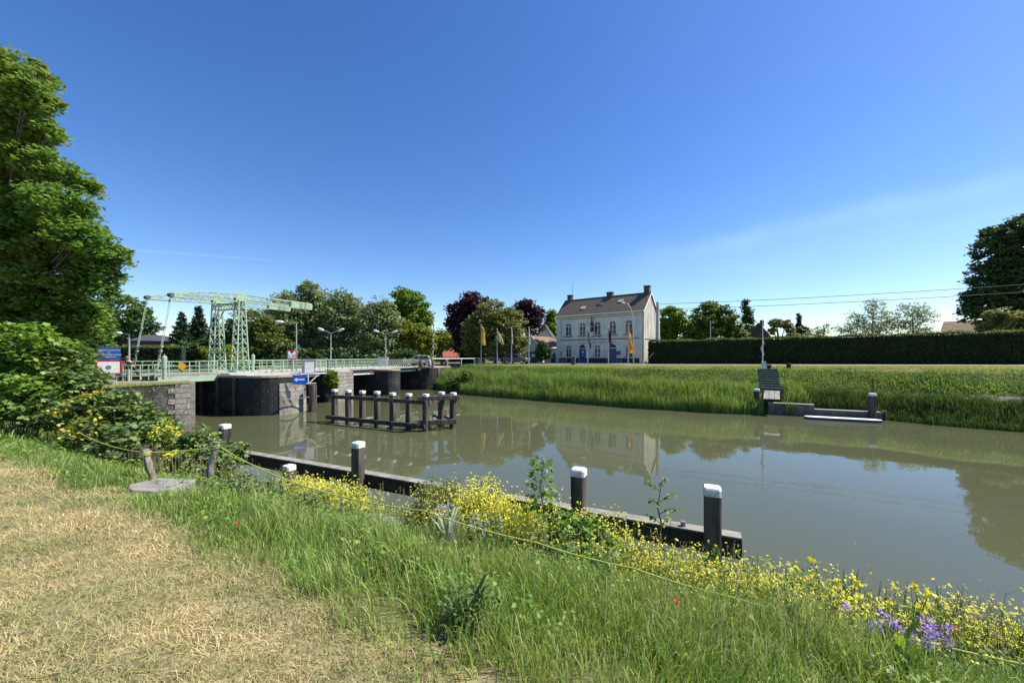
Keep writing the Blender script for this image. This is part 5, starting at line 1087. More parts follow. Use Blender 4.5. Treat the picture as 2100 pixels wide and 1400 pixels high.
spruce('dark narrow spruce left of the near hanging rods and lattice towers', 373, 643, 32, 62); spruce('taller dark spruce just left of the lattice towers', 408, 629, 34, 64, 18); spruce('third dark spruce partly hidden by the left lattice tower', 440, 652, 24, 66)
tree('olive green tree standing directly behind the portal of the drawbridge', 58, 520, [(515, 672, 42, 42), (545, 690, 34, 38), (480, 690, 32, 34), (520, 722, 60, 26), (565, 715, 34, 30)], LM['midolive'], rc=.8, per=34, ls=.27)
tree('low dark evergreen mass at the foot of the spruces', 58, 400, [(380, 722, 38, 20), (420, 715, 30, 22), (350, 728, 22, 14)], LM['dark'], rc=.6, per=30, ls=.24, name='evergreen_bush', cat='bush')
tree('golden green bush between the two lattice towers', 50, 465, [(468, 728, 26, 20), (440, 735, 16, 14), (425, 722, 10, 10)], LM['yellowgreen'], rc=.5, per=30, ls=.2, name='golden_bush', cat='bush')
wl_ = [('grey green willow behind and left of the single armed lamp', 64, 590, [(588, 628, 30, 34), (575, 660, 40, 40), (610, 670, 34, 40), (580, 705, 50, 30)]),
       ('tallest grey green willow with feathery top behind the 2.30 sign', 66, 640, [(640, 608, 30, 32), (622, 622, 26, 30), (662, 628, 28, 34), (640, 655, 46, 42), (640, 700, 46, 36)]),
       ('grey green willow behind the left double headed lamp', 63, 705, [(700, 620, 26, 28), (722, 632, 22, 28), (705, 655, 40, 38), (690, 698, 44, 36), (735, 668, 24, 30)]),
       ('pale willow right of the willow group, behind the right double headed lamp', 60, 780, [(780, 632, 24, 24), (765, 655, 30, 34), (795, 662, 26, 34), (775, 700, 40, 34), (800, 722, 26, 22)])]
for lab, Y, bx, lst in wl_: tree(lab, Y, bx, lst, LM['willow'], rc=.85, per=34, ls=.34, shape='wlance', name='willow', group='willows behind the bridge', droop=(0, 0, -.9), flat=.9, dens=.95)
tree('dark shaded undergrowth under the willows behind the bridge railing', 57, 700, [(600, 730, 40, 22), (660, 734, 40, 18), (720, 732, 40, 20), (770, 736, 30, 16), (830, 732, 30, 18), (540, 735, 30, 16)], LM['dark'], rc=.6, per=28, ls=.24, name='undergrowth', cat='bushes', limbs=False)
tree('tall dense bright maple right of the willows', 68, 842, [(838, 620, 36, 28), (818, 640, 24, 24), (864, 645, 24, 26), (842, 660, 44, 30), (845, 700, 40, 34)], LM['bright'], rc=.95, per=36, ls=.34, dens=.95, name='maple')
tree('yellow green leafy tree above the beige car', 62, 850, [(818, 675, 26, 26), (850, 690, 34, 28), (875, 700, 20, 30), (825, 712, 36, 24), (868, 728, 22, 16), (800, 728, 20, 18)], LM['yellowgreen'], rc=.7, per=34, ls=.26)
tree('small weeping willow right of the raised barrier behind the car', 66, 906, [(903, 690, 16, 14), (915, 700, 12, 18), (892, 702, 12, 18)], LM['yellowgreen'], rc=.6, per=30, ls=.26, shape='wlance', droop=(0, 0, -1.2), flat=1.2, tr=.2, name='weeping_willow')
tree('large dark purple copper beech left of the round olive tree', 84, 960, [(965, 625, 36, 28), (940, 645, 28, 26), (985, 640, 28, 30), (955, 672, 44, 30), (930, 690, 24, 24), (960, 712, 40, 24)], LM['copper'], rc=1.1, per=32, ls=.42, name='copper_beech', group='copper beeches')
tree('smaller copper beech right of the round olive tree, left of the house', 82, 1082, [(1080, 630, 24, 18), (1098, 645, 18, 18), (1070, 650, 26, 24), (1092, 668, 22, 22)], LM['copper'], rc=1.0, per=30, ls=.4, name='copper_beech', group='copper beeches')
tree('dense round olive green tree behind the parked dark car', 67, 1015, [(1012, 648, 42, 32), (985, 672, 34, 34), (1045, 665, 34, 34), (1010, 700, 58, 34), (1055, 700, 30, 30), (968, 708, 22, 26), (1040, 725, 30, 16)], LM['olive'], rc=.8, per=40, ls=.26, dens=1.05)
tree('thin pointed green tree between annex and white house', 88, 1130, [(1130, 650, 8, 18), (1128, 668, 12, 20), (1134, 688, 14, 16)], LM['bright'], rc=.8, per=30, ls=.36, limbs=False)
tree('dark climbing shrub against the annex between its two blue doors', 64.2, 1112, [(1112, 715, 11, 17), (1122, 725, 10, 14), (1106, 728, 9, 14)], LM['dark'], rc=.4, per=34, ls=.18, name='shrub', cat='shrub', tr=.1)
tree('rounded green tree directly right of the concrete pole', 76, 1380, [(1378, 655, 30, 28), (1362, 680, 24, 26), (1395, 678, 26, 28), (1350, 700, 16, 16)], LM['bright'], rc=.9, per=34, ls=.34)
tree('broad dark green cone shaped tree above the long hedge', 72, 1465, [(1462, 635, 26, 20), (1445, 655, 30, 24), (1485, 655, 28, 24), (1430, 682, 26, 24), (1470, 685, 40, 26), (1505, 682, 24, 24)], LM['mid'], rc=.85, per=40, ls=.3, dens=1.05, flat=.4)
tree('slim poplar rising above the hedge left of the gabled house', 92, 1532, [(1529, 630, 6, 14), (1533, 648, 8, 16), (1535, 668, 10, 18)], LM['dark'], rc=.8, per=34, ls=.36, name='poplar', limbs=False)
tree('pollard tree with mushroom shaped tufts right of the gabled house', 66, 1600, [(1592, 662, 14, 9), (1612, 664, 12, 9), (1622, 675, 9, 8), (1585, 678, 8, 7), (1626, 690, 12, 8)], LM['olive'], rc=.4, per=40, ls=.16, droop=(0, 0, -.8), name='pollard', tr=.28, inner=0)
spruce('small dark conifer right of the pollard', 1638, 644, 9, 76, 10)
tree('low dark shrub mass at the foot of the small conifer', 74, 1650, [(1648, 680, 10, 14), (1640, 690, 14, 10)], LM['dark'], rc=.6, per=28, ls=.28, name='shrub', cat='shrub')
tree('pale loose shrub between conifer and airy trees above the hedge', 70, 1680, [(1678, 682, 18, 12), (1692, 672, 8, 10), (1664, 690, 14, 8)], LM['pale'], rc=.6, per=18, ls=.22, dens=.6, name='shrub', cat='shrub')
for lab, Y, bx, lst in (('airy pale flowering tree, left one of the open crowned pair', 62, 1790, [(1790, 632, 24, 22), (1765, 655, 36, 20), (1815, 655, 30, 24), (1735, 675, 28, 14), (1790, 678, 50, 18)]),
                        ('airy pale tree with bare twigs, right one of the open crowned pair', 60, 1875, [(1870, 635, 30, 18), (1895, 650, 28, 20), (1855, 665, 34, 22), (1895, 680, 30, 16)])):
    tree(lab, Y, bx, lst, LM['pale'], rc=.55, per=15, ls=.16, dens=.75, inner=.5, name='open_tree', group='airy pale trees above the hedge', tr=.16)
tree('huge dark tree at the right edge reaching high above the hedge', 52, 2075, [(2085, 480, 60, 38), (2050, 520, 42, 40), (2100, 560, 70, 60), (2035, 570, 36, 34), (2010, 610, 30, 26), (2050, 620, 60, 36), (1990, 640, 22, 14), (2120, 650, 60, 50), (2030, 655, 40, 20), (2150, 520, 60, 80)],
     LM['dark'], rc=1.0, per=44, ls=.32, tr=.6, shape='spray', dens=.9, inner=.2, flat=.4)
tree('yellow green bush in front of the huge right hand tree', 44, 2060, [(2050, 650, 26, 18), (2080, 655, 26, 18), (2040, 672, 30, 14), (2090, 676, 26, 14)], LM['olive'], rc=.45, per=34, ls=.2, name='bush', cat='bush')
tree('young green tree growing just above the blue information board', 34, 170, [(150, 660, 50, 36), (185, 690, 40, 36), (115, 690, 50, 34), (200, 725, 30, 24)], LM['left'], rc=.55, per=36, ls=.16, shape='lobed', zb=3.0, tr=.2)
# far dark belt closing the view behind everything
def belt(name, x0, x1, Y0, Y1, z0, hmin, hmax, mat, label, n, ls):
    xs_ = rng.uniform(x0, x1, n); f = (xs_-x0)/(x1-x0); h_ = hmin+(hmax-hmin)*(.5+.5*np.sin(xs_*.13)*np.sin(xs_*.31+1)); P = np.stack([xs_, Y0+(Y1-Y0)*f+rng.uniform(-2, 2, n), z0+h_*rng.random(n)**.7], 1)
    v, l, s = leaves(P, ls*rng.uniform(.6, 1.4, n), 'quad', .3); o = npmesh(name, v, l, s, mat); tag(o, label, 'trees', kind='stuff')
belt('distant_trees', -150, 20, 112, 100, 3, 4, 7, LM['dark'], 'distant belt of dark trees closing the view behind bridge and houses', 26000, .8)
belt('distant_trees', 15, 160, 110, 70, 3, 3, 5, LM['dark'], 'distant belt of dark trees behind the long hedge', 20000, .7)

# ------------------------------------------------------------------ hedges
def hedge(label, a, b, th, z0, zt0, zt1, n, ls, topmat=True, M_='hedge'):
    a, b = Vector(a), Vector(b); d = (b-a); L_ = d.length; d.normalize(); nn = Vector((-d.y, d.x)); t_ = thing('hedge', label, 'hedge')
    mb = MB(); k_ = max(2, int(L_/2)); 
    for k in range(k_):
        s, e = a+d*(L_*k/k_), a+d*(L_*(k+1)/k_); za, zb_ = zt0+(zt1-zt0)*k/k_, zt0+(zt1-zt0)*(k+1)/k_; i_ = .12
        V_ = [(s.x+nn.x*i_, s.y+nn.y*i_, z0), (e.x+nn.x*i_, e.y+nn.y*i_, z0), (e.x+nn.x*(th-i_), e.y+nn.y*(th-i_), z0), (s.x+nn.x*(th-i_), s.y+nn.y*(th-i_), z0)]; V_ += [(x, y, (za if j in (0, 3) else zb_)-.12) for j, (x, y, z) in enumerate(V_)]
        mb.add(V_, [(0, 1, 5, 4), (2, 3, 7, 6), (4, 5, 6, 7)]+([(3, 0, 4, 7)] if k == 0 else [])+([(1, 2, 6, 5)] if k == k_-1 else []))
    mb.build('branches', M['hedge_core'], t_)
    s = rng.random(n)*L_; f = s/L_; zt = zt0+(zt1-zt0)*f+.05*np.sin(s*.9); z = z0+(zt-z0)*rng.random(n); q = rng.normal(size=n)*.05+.04*np.sin(s*2.1)*np.sin(z*3)
    P = np.stack([a.x+d.x*s+nn.x*q, a.y+d.y*s+nn.y*q, z], 1); m2 = n//12; s2 = rng.random(m2)*th; g = rng.normal(size=m2)*.06; P2 = np.stack([a.x+nn.x*s2-d.x*g, a.y+nn.y*s2-d.y*g, z0+(zt0-z0)*rng.random(m2)], 1)
    v, l, s_ = leaves(np.vstack([P, P2]), ls*rng.uniform(.6, 1.3, n+m2), 'quad', .1); npmesh('foliage', v, l, s_, LM[M_], t_)
    m3 = n//3; s = rng.random(m3)*L_; w_ = rng.random(m3)*th; zt = zt0+(zt1-zt0)*s/L_+.06*np.sin(s*.9)+.05*np.sin(s*2.7)+np.abs(rng.normal(size=m3))*(.08+.05*np.sin(s*1.7)); P = np.stack([a.x+d.x*s+nn.x*w_, a.y+d.y*s+nn.y*w_, zt], 1)
    v, l, s_ = leaves(P, ls*rng.uniform(.6, 1.3, m3), 'quad', .2); npmesh('top_growth', v, l, s_, LM['hedge_top'] if topmat else LM[M_], t_)
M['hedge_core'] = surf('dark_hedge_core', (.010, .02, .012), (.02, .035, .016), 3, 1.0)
he = HP+HD*46; hedge('long tall clipped dark hedge along the right side of the far bank', HP, he, 1.6, 3.2, 6.62, 7.12, 70000, .13)
hedge('dark clipped hedge in front of the brown brick bungalow', at(238, 0, 50).xy, at(372, 0, 52).xy, 1.2, 2.9, at(0, 714, 50).z, at(0, 712, 52).z, 14000, .14)
hedge('low clipped hedge between red roofed house and crowd barriers', at(944, 0, 70).xy, at(985, 0, 66).xy, 1.2, 3.2, at(0, 716, 70).z, at(0, 722, 66).z, 9000, .15)

# ================================================================== NEAR BUSHES
LM['bramble'] = leafmat('bramble_leaves', [(.039, .078, .018), (.072, .130, .026), (.117, .182, .039), (.195, .247, .078)], .25, gloss=.5)
LM['currant'] = leafmat('fresh_lobed_leaves', [(.072, .144, .024), (.120, .216, .030), (.192, .300, .048)], .35, gloss=.4)
LM['mustard'] = leafmat('mustard_petals', [(.62, .60, .04), (.72, .70, .06), (.80, .78, .16)], .3)
LM['gold'] = leafmat('golden_young_leaves', [(.45, .40, .03), (.60, .42, .04), (.35, .38, .05)], .35)
LM['stem'] = leafmat('green_stems', [(.08, .13, .03), (.12, .17, .05)], .2)
def stems(mbase, tops, r0, r1, seg=3, wob=.05):
    """thin curved stems as three sided tubes (numpy); mbase, tops: Nx3"""
    n = len(mbase); k = seg+1; f = np.linspace(0, 1, k)[None, :, None]; bend = rng.normal(size=(n, 1, 3))*wob*np.sin(f*np.pi)
    c = mbase[:, None]*(1-f)+tops[:, None]*f+bend; c = c.reshape(n, k, 3); a0 = rng.uniform(0, 6, n)
    rad = (r0*(1-f)+r1*f); vs = []
    for j in range(3): a = a0+j*2.094; dv = np.stack([np.cos(a), np.sin(a), np.zeros(n)], 1)[:, None]*rad; vs.append(c+dv)
    v = np.stack(vs, 2).reshape(-1, 3); base = np.arange(n)[:, None, None]*(k*3); kk = np.arange(k-1)[None, :, None]*3; jj = np.arange(3)[None, None, :]
    a = base+kk+jj; b = base+kk+(jj+1) % 3; q = np.stack([a, b, b+3, a+3], -1).reshape(-1); return v, q, np.full(len(q)//4, 4)
def shrub(label, lst, Y, mat, rc=.3, per=30, ls=.09, shape='lobed', name='bramble_bush', cat='bush', dens=1.0, n_st=40, group=None, up=.8, inner=.25, extra=None, flat=.6, gz=None):
    bl = B(lst, Y, 1.0); cx_ = sum(b[0][0] for b in bl)/len(bl); cy_ = sum(b[0][1] for b in bl)/len(bl); z0 = Hs(cx_, cy_) if gz is None else gz
    t_ = thing(name, label, cat, (cx_, cy_, z0), 0, group); O = np.array([cx_, cy_, z0])
    P = crown_pts(bl, rc, per, dens*1.6, inner, flat); P = P[P[:, 2] > H(P[:, 0], P[:, 1])+.02]
    v, l, s = leaves(P-O, ls*1.15*rng.uniform(.55, 1.3, len(P)), shape, up, fold=.25); npmesh('foliage', v, l, s, mat, t_)
    idx = rng.integers(0, len(P), n_st); tp = P[idx]-O; bs = tp*np.array([.45, .45, 0]); g = H(bs[:, 0]+cx_, bs[:, 1]+cy_)-z0; bs[:, 2] = g-.05; v, q, s = stems(bs, tp, .009, .003, 3, .12); npmesh('stems', v, q, s, M['twig'], t_)
    if extra:
        em, k, es, sh_, nm = extra; idx = rng.integers(0, len(P), k); E_ = P[idx]-O; E_ = E_+E_/np.maximum(np.linalg.norm(E_, axis=1, keepdims=True), .1)*.07; v, l, s = leaves(E_, es*rng.uniform(.6, 1.2, k), sh_, .5); npmesh(nm, v, l, s, em, t_)
    return t_
M['twig'] = surf('brown_twigs', (.10, .075, .045), (.16, .13, .06), 6, .9)
shrub('tall bush of bright lobed leaves at the left edge under the big tree', [(40, 720, 70, 55), (100, 740, 60, 60, .5), (10, 780, 60, 50), (-40, 740, 60, 60), (70, 800, 60, 40, -.5), (0, 830, 60, 30, -1)], 11.5, LM['currant'], rc=.32, per=34, ls=.12, name='leafy_bush', n_st=80)
shrub('dense dark bush right of the bright left bush, below the blue board', [(135, 748, 50, 42), (140, 790, 56, 46, -.5), (168, 800, 36, 38), (120, 840, 60, 35, -1.2), (60, 850, 50, 24, -1.6), (215, 832, 30, 30, -.5)], 12, LM['bramble'], rc=.32, per=34, ls=.11, n_st=80)
shrub('bramble bush with patches of golden yellow young leaves', [(196, 830, 34, 30), (165, 850, 45, 30), (215, 860, 38, 26, -.6), (190, 890, 50, 22, -1.0)], 10.3, LM['bramble'], rc=.26, per=30, ls=.095, extra=(LM['gold'], 900, .07, 'lobed', 'young_leaves'), n_st=50)
shrub('broad bramble bush in front of the pale quoined quay wall', [(255, 840, 42, 40), (300, 862, 42, 32), (335, 880, 28, 30), (275, 890, 50, 28, -.8), (240, 905, 40, 20, -1.2)], 10.0, LM['bramble'], rc=.26, per=32, ls=.095, n_st=60)
shrub('yellow flowered spurge bush left of the leaning log posts', [(342, 892, 18, 26), (352, 922, 22, 20), (360, 945, 28, 14, -.6)], 8.6, LM['bramble'], rc=.18, per=26, ls=.06, shape='oval', name='spurge', cat='flowering bush', extra=(LM['mustard'], 3200, .034, 'dot', 'flowers'))
shrub('bramble around the leftmost white capped pile and grey log', [(400, 905, 34, 26), (430, 935, 38, 24, -.4), (385, 945, 30, 20, -.6), (475, 925, 26, 16), (440, 958, 34, 16, -1.0)], 8.6, LM['bramble'], rc=.2, per=26, ls=.085, n_st=60, extra=(LM['mustard'], 160, .03, 'dot', 'flowers'))
shrub('low nettle like clump on the bank above the brown lawn', [(470, 998, 46, 28), (520, 1006, 46, 28, -.3), (430, 1014, 40, 26, -.4), (575, 1012, 40, 26, -.4), (490, 1030, 50, 24, -.7), (630, 1030, 40, 22, -.5)], 6.3, LM['bramble'], rc=.16, per=24, ls=.055, shape='oval', name='nettle_clump', cat='weeds', n_st=60)
shrub('grey green flowering shrub between the yellow patches and pale slab', [(890, 1012, 38, 34), (915, 1050, 44, 34, -.1), (862, 1058, 30, 32, -.1), (935, 998, 24, 18), (880, 1085, 40, 26, -.3)], 6.1, LM['olive'], rc=.13, per=24, ls=.032, shape='oval', name='flowering_shrub', cat='shrub', extra=(LM['pale'], 1300, .02, 'dot', 'buds'), n_st=60)
shrub('bush of broad maple like leaves in front of the second pile from right', [(1165, 1080, 40, 30), (1210, 1090, 34, 28, -.2), (1180, 1120, 44, 26, -.3), (1235, 1115, 34, 26, -.3), (1140, 1105, 30, 26), (1185, 1155, 46, 28, -.5), (1235, 1165, 40, 28, -.6)], 5.0, LM['currant'], rc=.12, per=20, ls=.06, name='leafy_bush', n_st=50, dens=.9, extra=(LM['mustard'], 260, .022, 'dot', 'flowers'))
shrub('leafy plant hanging over the edge of the middle stone pier', [(678, 768, 11, 12), (684, 782, 10, 12), (672, 780, 9, 10)], 38.9, LM['bright'], rc=.25, per=26, ls=.12, name='wall_plant', cat='plant', gz=2.4, n_st=10)
shrub('shrub with pale and reddish leaves at the water edge by the far abutment', [(955, 772, 16, 14), (940, 782, 14, 12), (972, 776, 14, 14), (925, 785, 12, 12)], 49, LM['mid'], rc=.45, per=28, ls=.17, name='bank_shrub', cat='shrub', extra=(LM['pale'], 260, .16, 'quad', 'blossom'))

# saplings
def sapling(label, px, pb, pt, Y, name, kind):
    a, b = at(px, pb, Y), at(px, pt, Y); t_ = thing(name, label, 'sapling', tuple(a)); h_ = b.z-a.z; mb = MB(); P = []; D = []
    main = [Vector((0, 0, -.3)), Vector((.02, 0, h_*.3)), Vector((-.03, 0, h_*.6)), Vector((.02, 0, h_))]; mb.tube(main, [.014, .012, .009, .004], 6)
    if kind == 'ash':
        for f, sx, ln in ((.22, 1, .17), (.3, -1, .14), (.48, 1, .22), (.62, -1, .15), (.7, 1, .2), (.9, -1, .12), (.97, 1, .12)):
            s = Vector((0, 0, h_*f)); e = s+Vector((sx*ln, random.uniform(-.08, .08), .11)); mb.tube([s, s.lerp(e, .5)+Vector((0, 0, .02)), e], [.006, .004, .002], 5)
            for j in range(9):
                q = s.lerp(e, .35+.65*j/8); 
                for sg in (-1, 1): P.append(q+Vector((0, sg*.012, -.005))); D.append((sx*.4, sg*.8, -.35))
        P = np.array([tuple(p) for p in P]); v, l, s = leaves(P, .052*rng.uniform(.7, 1.2, len(P)), 'oval', .9, droop=(0, 0, -.35))
        mt = LM['currant']
    else:
        for k in range(34):
            f = .18+.8*k/34; a_ = k*2.4; ln = .17*(1-.7*f)+.05; s = Vector((0, 0, h_*f)); e = s+Vector((math.cos(a_)*ln, math.sin(a_)*ln, .06)); mb.tube([s, e], [.004, .002], 4)
            for _ in range(4): P.append(e+Vector((random.uniform(-.05, .05), random.uniform(-.05, .05), random.uniform(-.04, .03))))
        P = np.array([tuple(p) for p in P]); v, l, s = leaves(P, .085*rng.uniform(.6, 1.2, len(P)), 'lobed', .8, fold=.3); mt = LM['currant']
    npmesh('foliage', v, l, s, mt, t_); mb.build('stem', M['twig'], t_)
sapling('leafy maple sapling left of the second pile from the right', 1112, 1085, 942, 5.2, 'maple_sapling', 'maple'); sapling('slender sapling with feathery leaves before the guide beam near the last pile', 1353, 1105, 996, 5.2, 'ash_sapling', 'ash')

def campos(n, px0, px1, d0, d1, pw=1.0):
    """points on the ground seen between two photo columns, denser when nearer"""
    u_ = rng.random(n); e = 2-pw; d = (d0**e+(d1**e-d0**e)*u_)**(1/e); k = (rng.uniform(px0, px1, n)-1050)/FP; return k*d, d
def wof(x, y): return (x-P0.x)*NN.x+(y-P0.y)*NN.y
def vn(x, y, s, k=0): return np.sin(x*s+1.3*k)*np.sin(y*s*1.13+.7*k)+.5*np.sin(x*s*2.3+y*s*1.7+k)+.35*np.sin(x*s*4.1-y*s*3.3+2*k)
# ------------------------------------------------------------------ mustard and other flowers
def mustard(label, px, wv, rad, h_, n_st, n_fl, fs=.024, spread=(1.0, .55), name='mustard_clump', density_top=.5):
    h_ *= 1.35+.15*(850 < px < 1300); n_fl = int(n_fl*(3.0 if px < 1200 else 2.0)); n_st = int(n_st*1.4); fs = .5*fs+.0145; spread = (1.0, .85)
    x0, y0 = gp(px, wv); z0 = Hs(x0, y0); t_ = thing(name, label, 'flowers', (x0, y0, z0), 0, 'clumps of yellow mustard flowers')
    a = rng.normal(size=(n_st, 2))*np.array([rad*spread[0], rad*spread[1]])*.55; bx = a[:, 0]*T.x+a[:, 1]*NN.x; by = a[:, 0]*T.y+a[:, 1]*NN.y
    bz = H(bx+x0, by+y0)-z0-.03; hh = h_*rng.uniform(.55, 1.1, n_st)*np.clip(1.15-.4*np.hypot(a[:, 0], a[:, 1])/rad, .5, 1.1)
    tp = np.stack([bx+rng.normal(size=n_st)*.09, by+rng.normal(size=n_st)*.09, bz+hh], 1); bs = np.stack([bx, by, bz], 1); p1 = stems(bs, tp, .0035, .0015, 3, .03)
    # side branches carrying the flower heads
    m_ = n_fl; i_ = rng.integers(0, n_st, m_); f = rng.uniform(density_top, 1.0, m_)[:, None]; s = bs[i_]*(1-f)+tp[i_]*f; e = s+rng.normal(size=(m_, 3))*np.array([.07, .07, .04])+np.array([0, 0, .05]); p2 = stems(s, e, .0018, .001, 1, .0)
    v, q, ss = merge([p1, p2]); npmesh('stems', v, q, ss, LM['stem'], t_)
    k = 4; P = np.repeat(e, k, 0)+rng.normal(size=(m_*k, 3))*fs*.3; v, l, s = leaves(P, fs*rng.uniform(.5, .95, len(P)), 'dot', .7); npmesh('flowers', v, l, s, LM['mustard'], t_)
    nl = n_st*7; i_ = rng.integers(0, n_st, nl); f = rng.uniform(.05, .7, nl)[:, None]; P = bs[i_]*(1-f)+tp[i_]*f+rng.normal(size=(nl, 3))*.03; v, l, s = leaves(P, .055*rng.uniform(.5, 1.2, nl), 'lance', .4); npmesh('leaves', v, l, s, LM['bright'], t_)
mustard('dense bright yellow mustard clump beside the short white capped post', 655, -2.5, .75, .55, 240, 1500, .026, density_top=.35)
mustard('dense bright yellow mustard patch right part, before the tall pile', 720, -2.7, .65, .5, 200, 1200, .026, density_top=.35)
mustard('sparse yellow stalks standing left of the short capped post', 520, -2.5, .8, .4, 90, 240, .022)
mustard('bright yellow mustard clump in front of the grey plank platform', 1000, -2.8, .6, .72, 230, 1700, .022, density_top=.4)
mustard('tall sparse mustard stalks behind the grey green flowering shrub', 915, -2.7, .6, .62, 110, 420, .022)
mustard('yellow mustard clump around the broad leaved bush', 1160, -2.9, .7, .6, 170, 700, .020, density_top=.4)
mustard('mustard clump in front of the guide beam by the slender sapling', 1340, -3.0, .7, .48, 170, 620, .018, density_top=.4)
mustard('mustard clump at the foot of the rightmost tall pile', 1480, -3.0, .5, .5, 130, 480, .017, density_top=.4)
mustard('pale yellow mustard stretch right of the rightmost pile', 1600, -3.2, .6, .46, 160, 620, .016, density_top=.4)
mustard('low mustard stretch around the yellow irises', 1740, -3.4, .6, .42, 150, 480, .015, density_top=.4)
mustard('loose tall mustard spray against the water at far right', 1960, -3.2, .55, .55, 130, 460, .016)
mustard('mustard spray at the right edge behind the rope', 2080, -3.5, .5, .48, 120, 380, .015)
mustard('yellow mustard between the grey green shrub and the plank platform', 945, -3.1, .45, .6, 140, 700, .020, density_top=.35)
mustard('pale mustard stalks left of the second pile from the right', 1085, -2.9, .5, .66, 130, 560, .018, density_top=.35)
mustard('mustard clump right of the broad maple like bush', 1265, -3.1, .55, .6, 150, 640, .018, density_top=.35)
mustard('mustard clump left of the rightmost pile', 1420, -3.5, .5, .45, 130, 520, .016, density_top=.35)
mustard('low mustard clump left of the yellow irises', 1665, -3.9, .5, .36, 110, 420, .014, density_top=.35)
n = 30000; x, y = campos(n, 560, 2250, 1.8, 9, 1.2); w_ = wof(x, y); k = (w_ > -4.3) & (w_ < -2.0) & (vn(x, y, 1.9, 6)+.4*vn(x, y, 5, 1) > -.2); x, y = x[k], y[k]; n = len(x); P = np.stack([x, y, H(x, y)+rng.uniform(.05, .52, n)*(1+.3*vn(x, y, 2.3, 8))], 1)
v, l, s = leaves(P, (.022+.0045*y)*rng.uniform(.5, 1.4, n), 'oval', .5, fold=.2); tag(npmesh('tall_weeds', v, l, s, LM['currant']), 'tall leafy weeds mixed with the mustard along the bank edge', 'weeds', kind='stuff')
n = 3500; x, y = campos(n, 560, 2250, 1.8, 9, 1.2); w_ = wof(x, y); k = (w_ > -4.2) & (w_ < -2.2); x, y = x[k], y[k]; n = len(x); bs = np.stack([x, y, H(x, y)], 1); v, q, s = stems(bs, bs+np.stack([rng.normal(size=n)*.08, rng.normal(size=n)*.08, rng.uniform(.3, .62, n)], 1), .0028, .0015, 3, .03); tag(npmesh('weed_stems', v, q, s, LM['stem']), 'thin weed stems along the bank edge', 'weeds', kind='stuff')
LM['iris'] = leafmat('iris_yellow_petals', [(.70, .66, .03), (.72, .70, .06)], .3); LM['purple'] = leafmat('purple_petals', [(.30, .14, .52), (.42, .24, .66), (.52, .34, .72)], .3)
LM['blue'] = leafmat('pale_violet_petals', [(.28, .27, .55), (.40, .40, .66)], .3); LM['red'] = leafmat('poppy_petals', [(.65, .04, .02), (.75, .09, .03)], .3); LM['silver'] = leafmat('silvery_felted_leaves', [(.28, .33, .22), (.40, .45, .32)], .2); LM['sword'] = leafmat('iris_sword_leaves', [(.045, .11, .02), (.09, .18, .03)], .35)
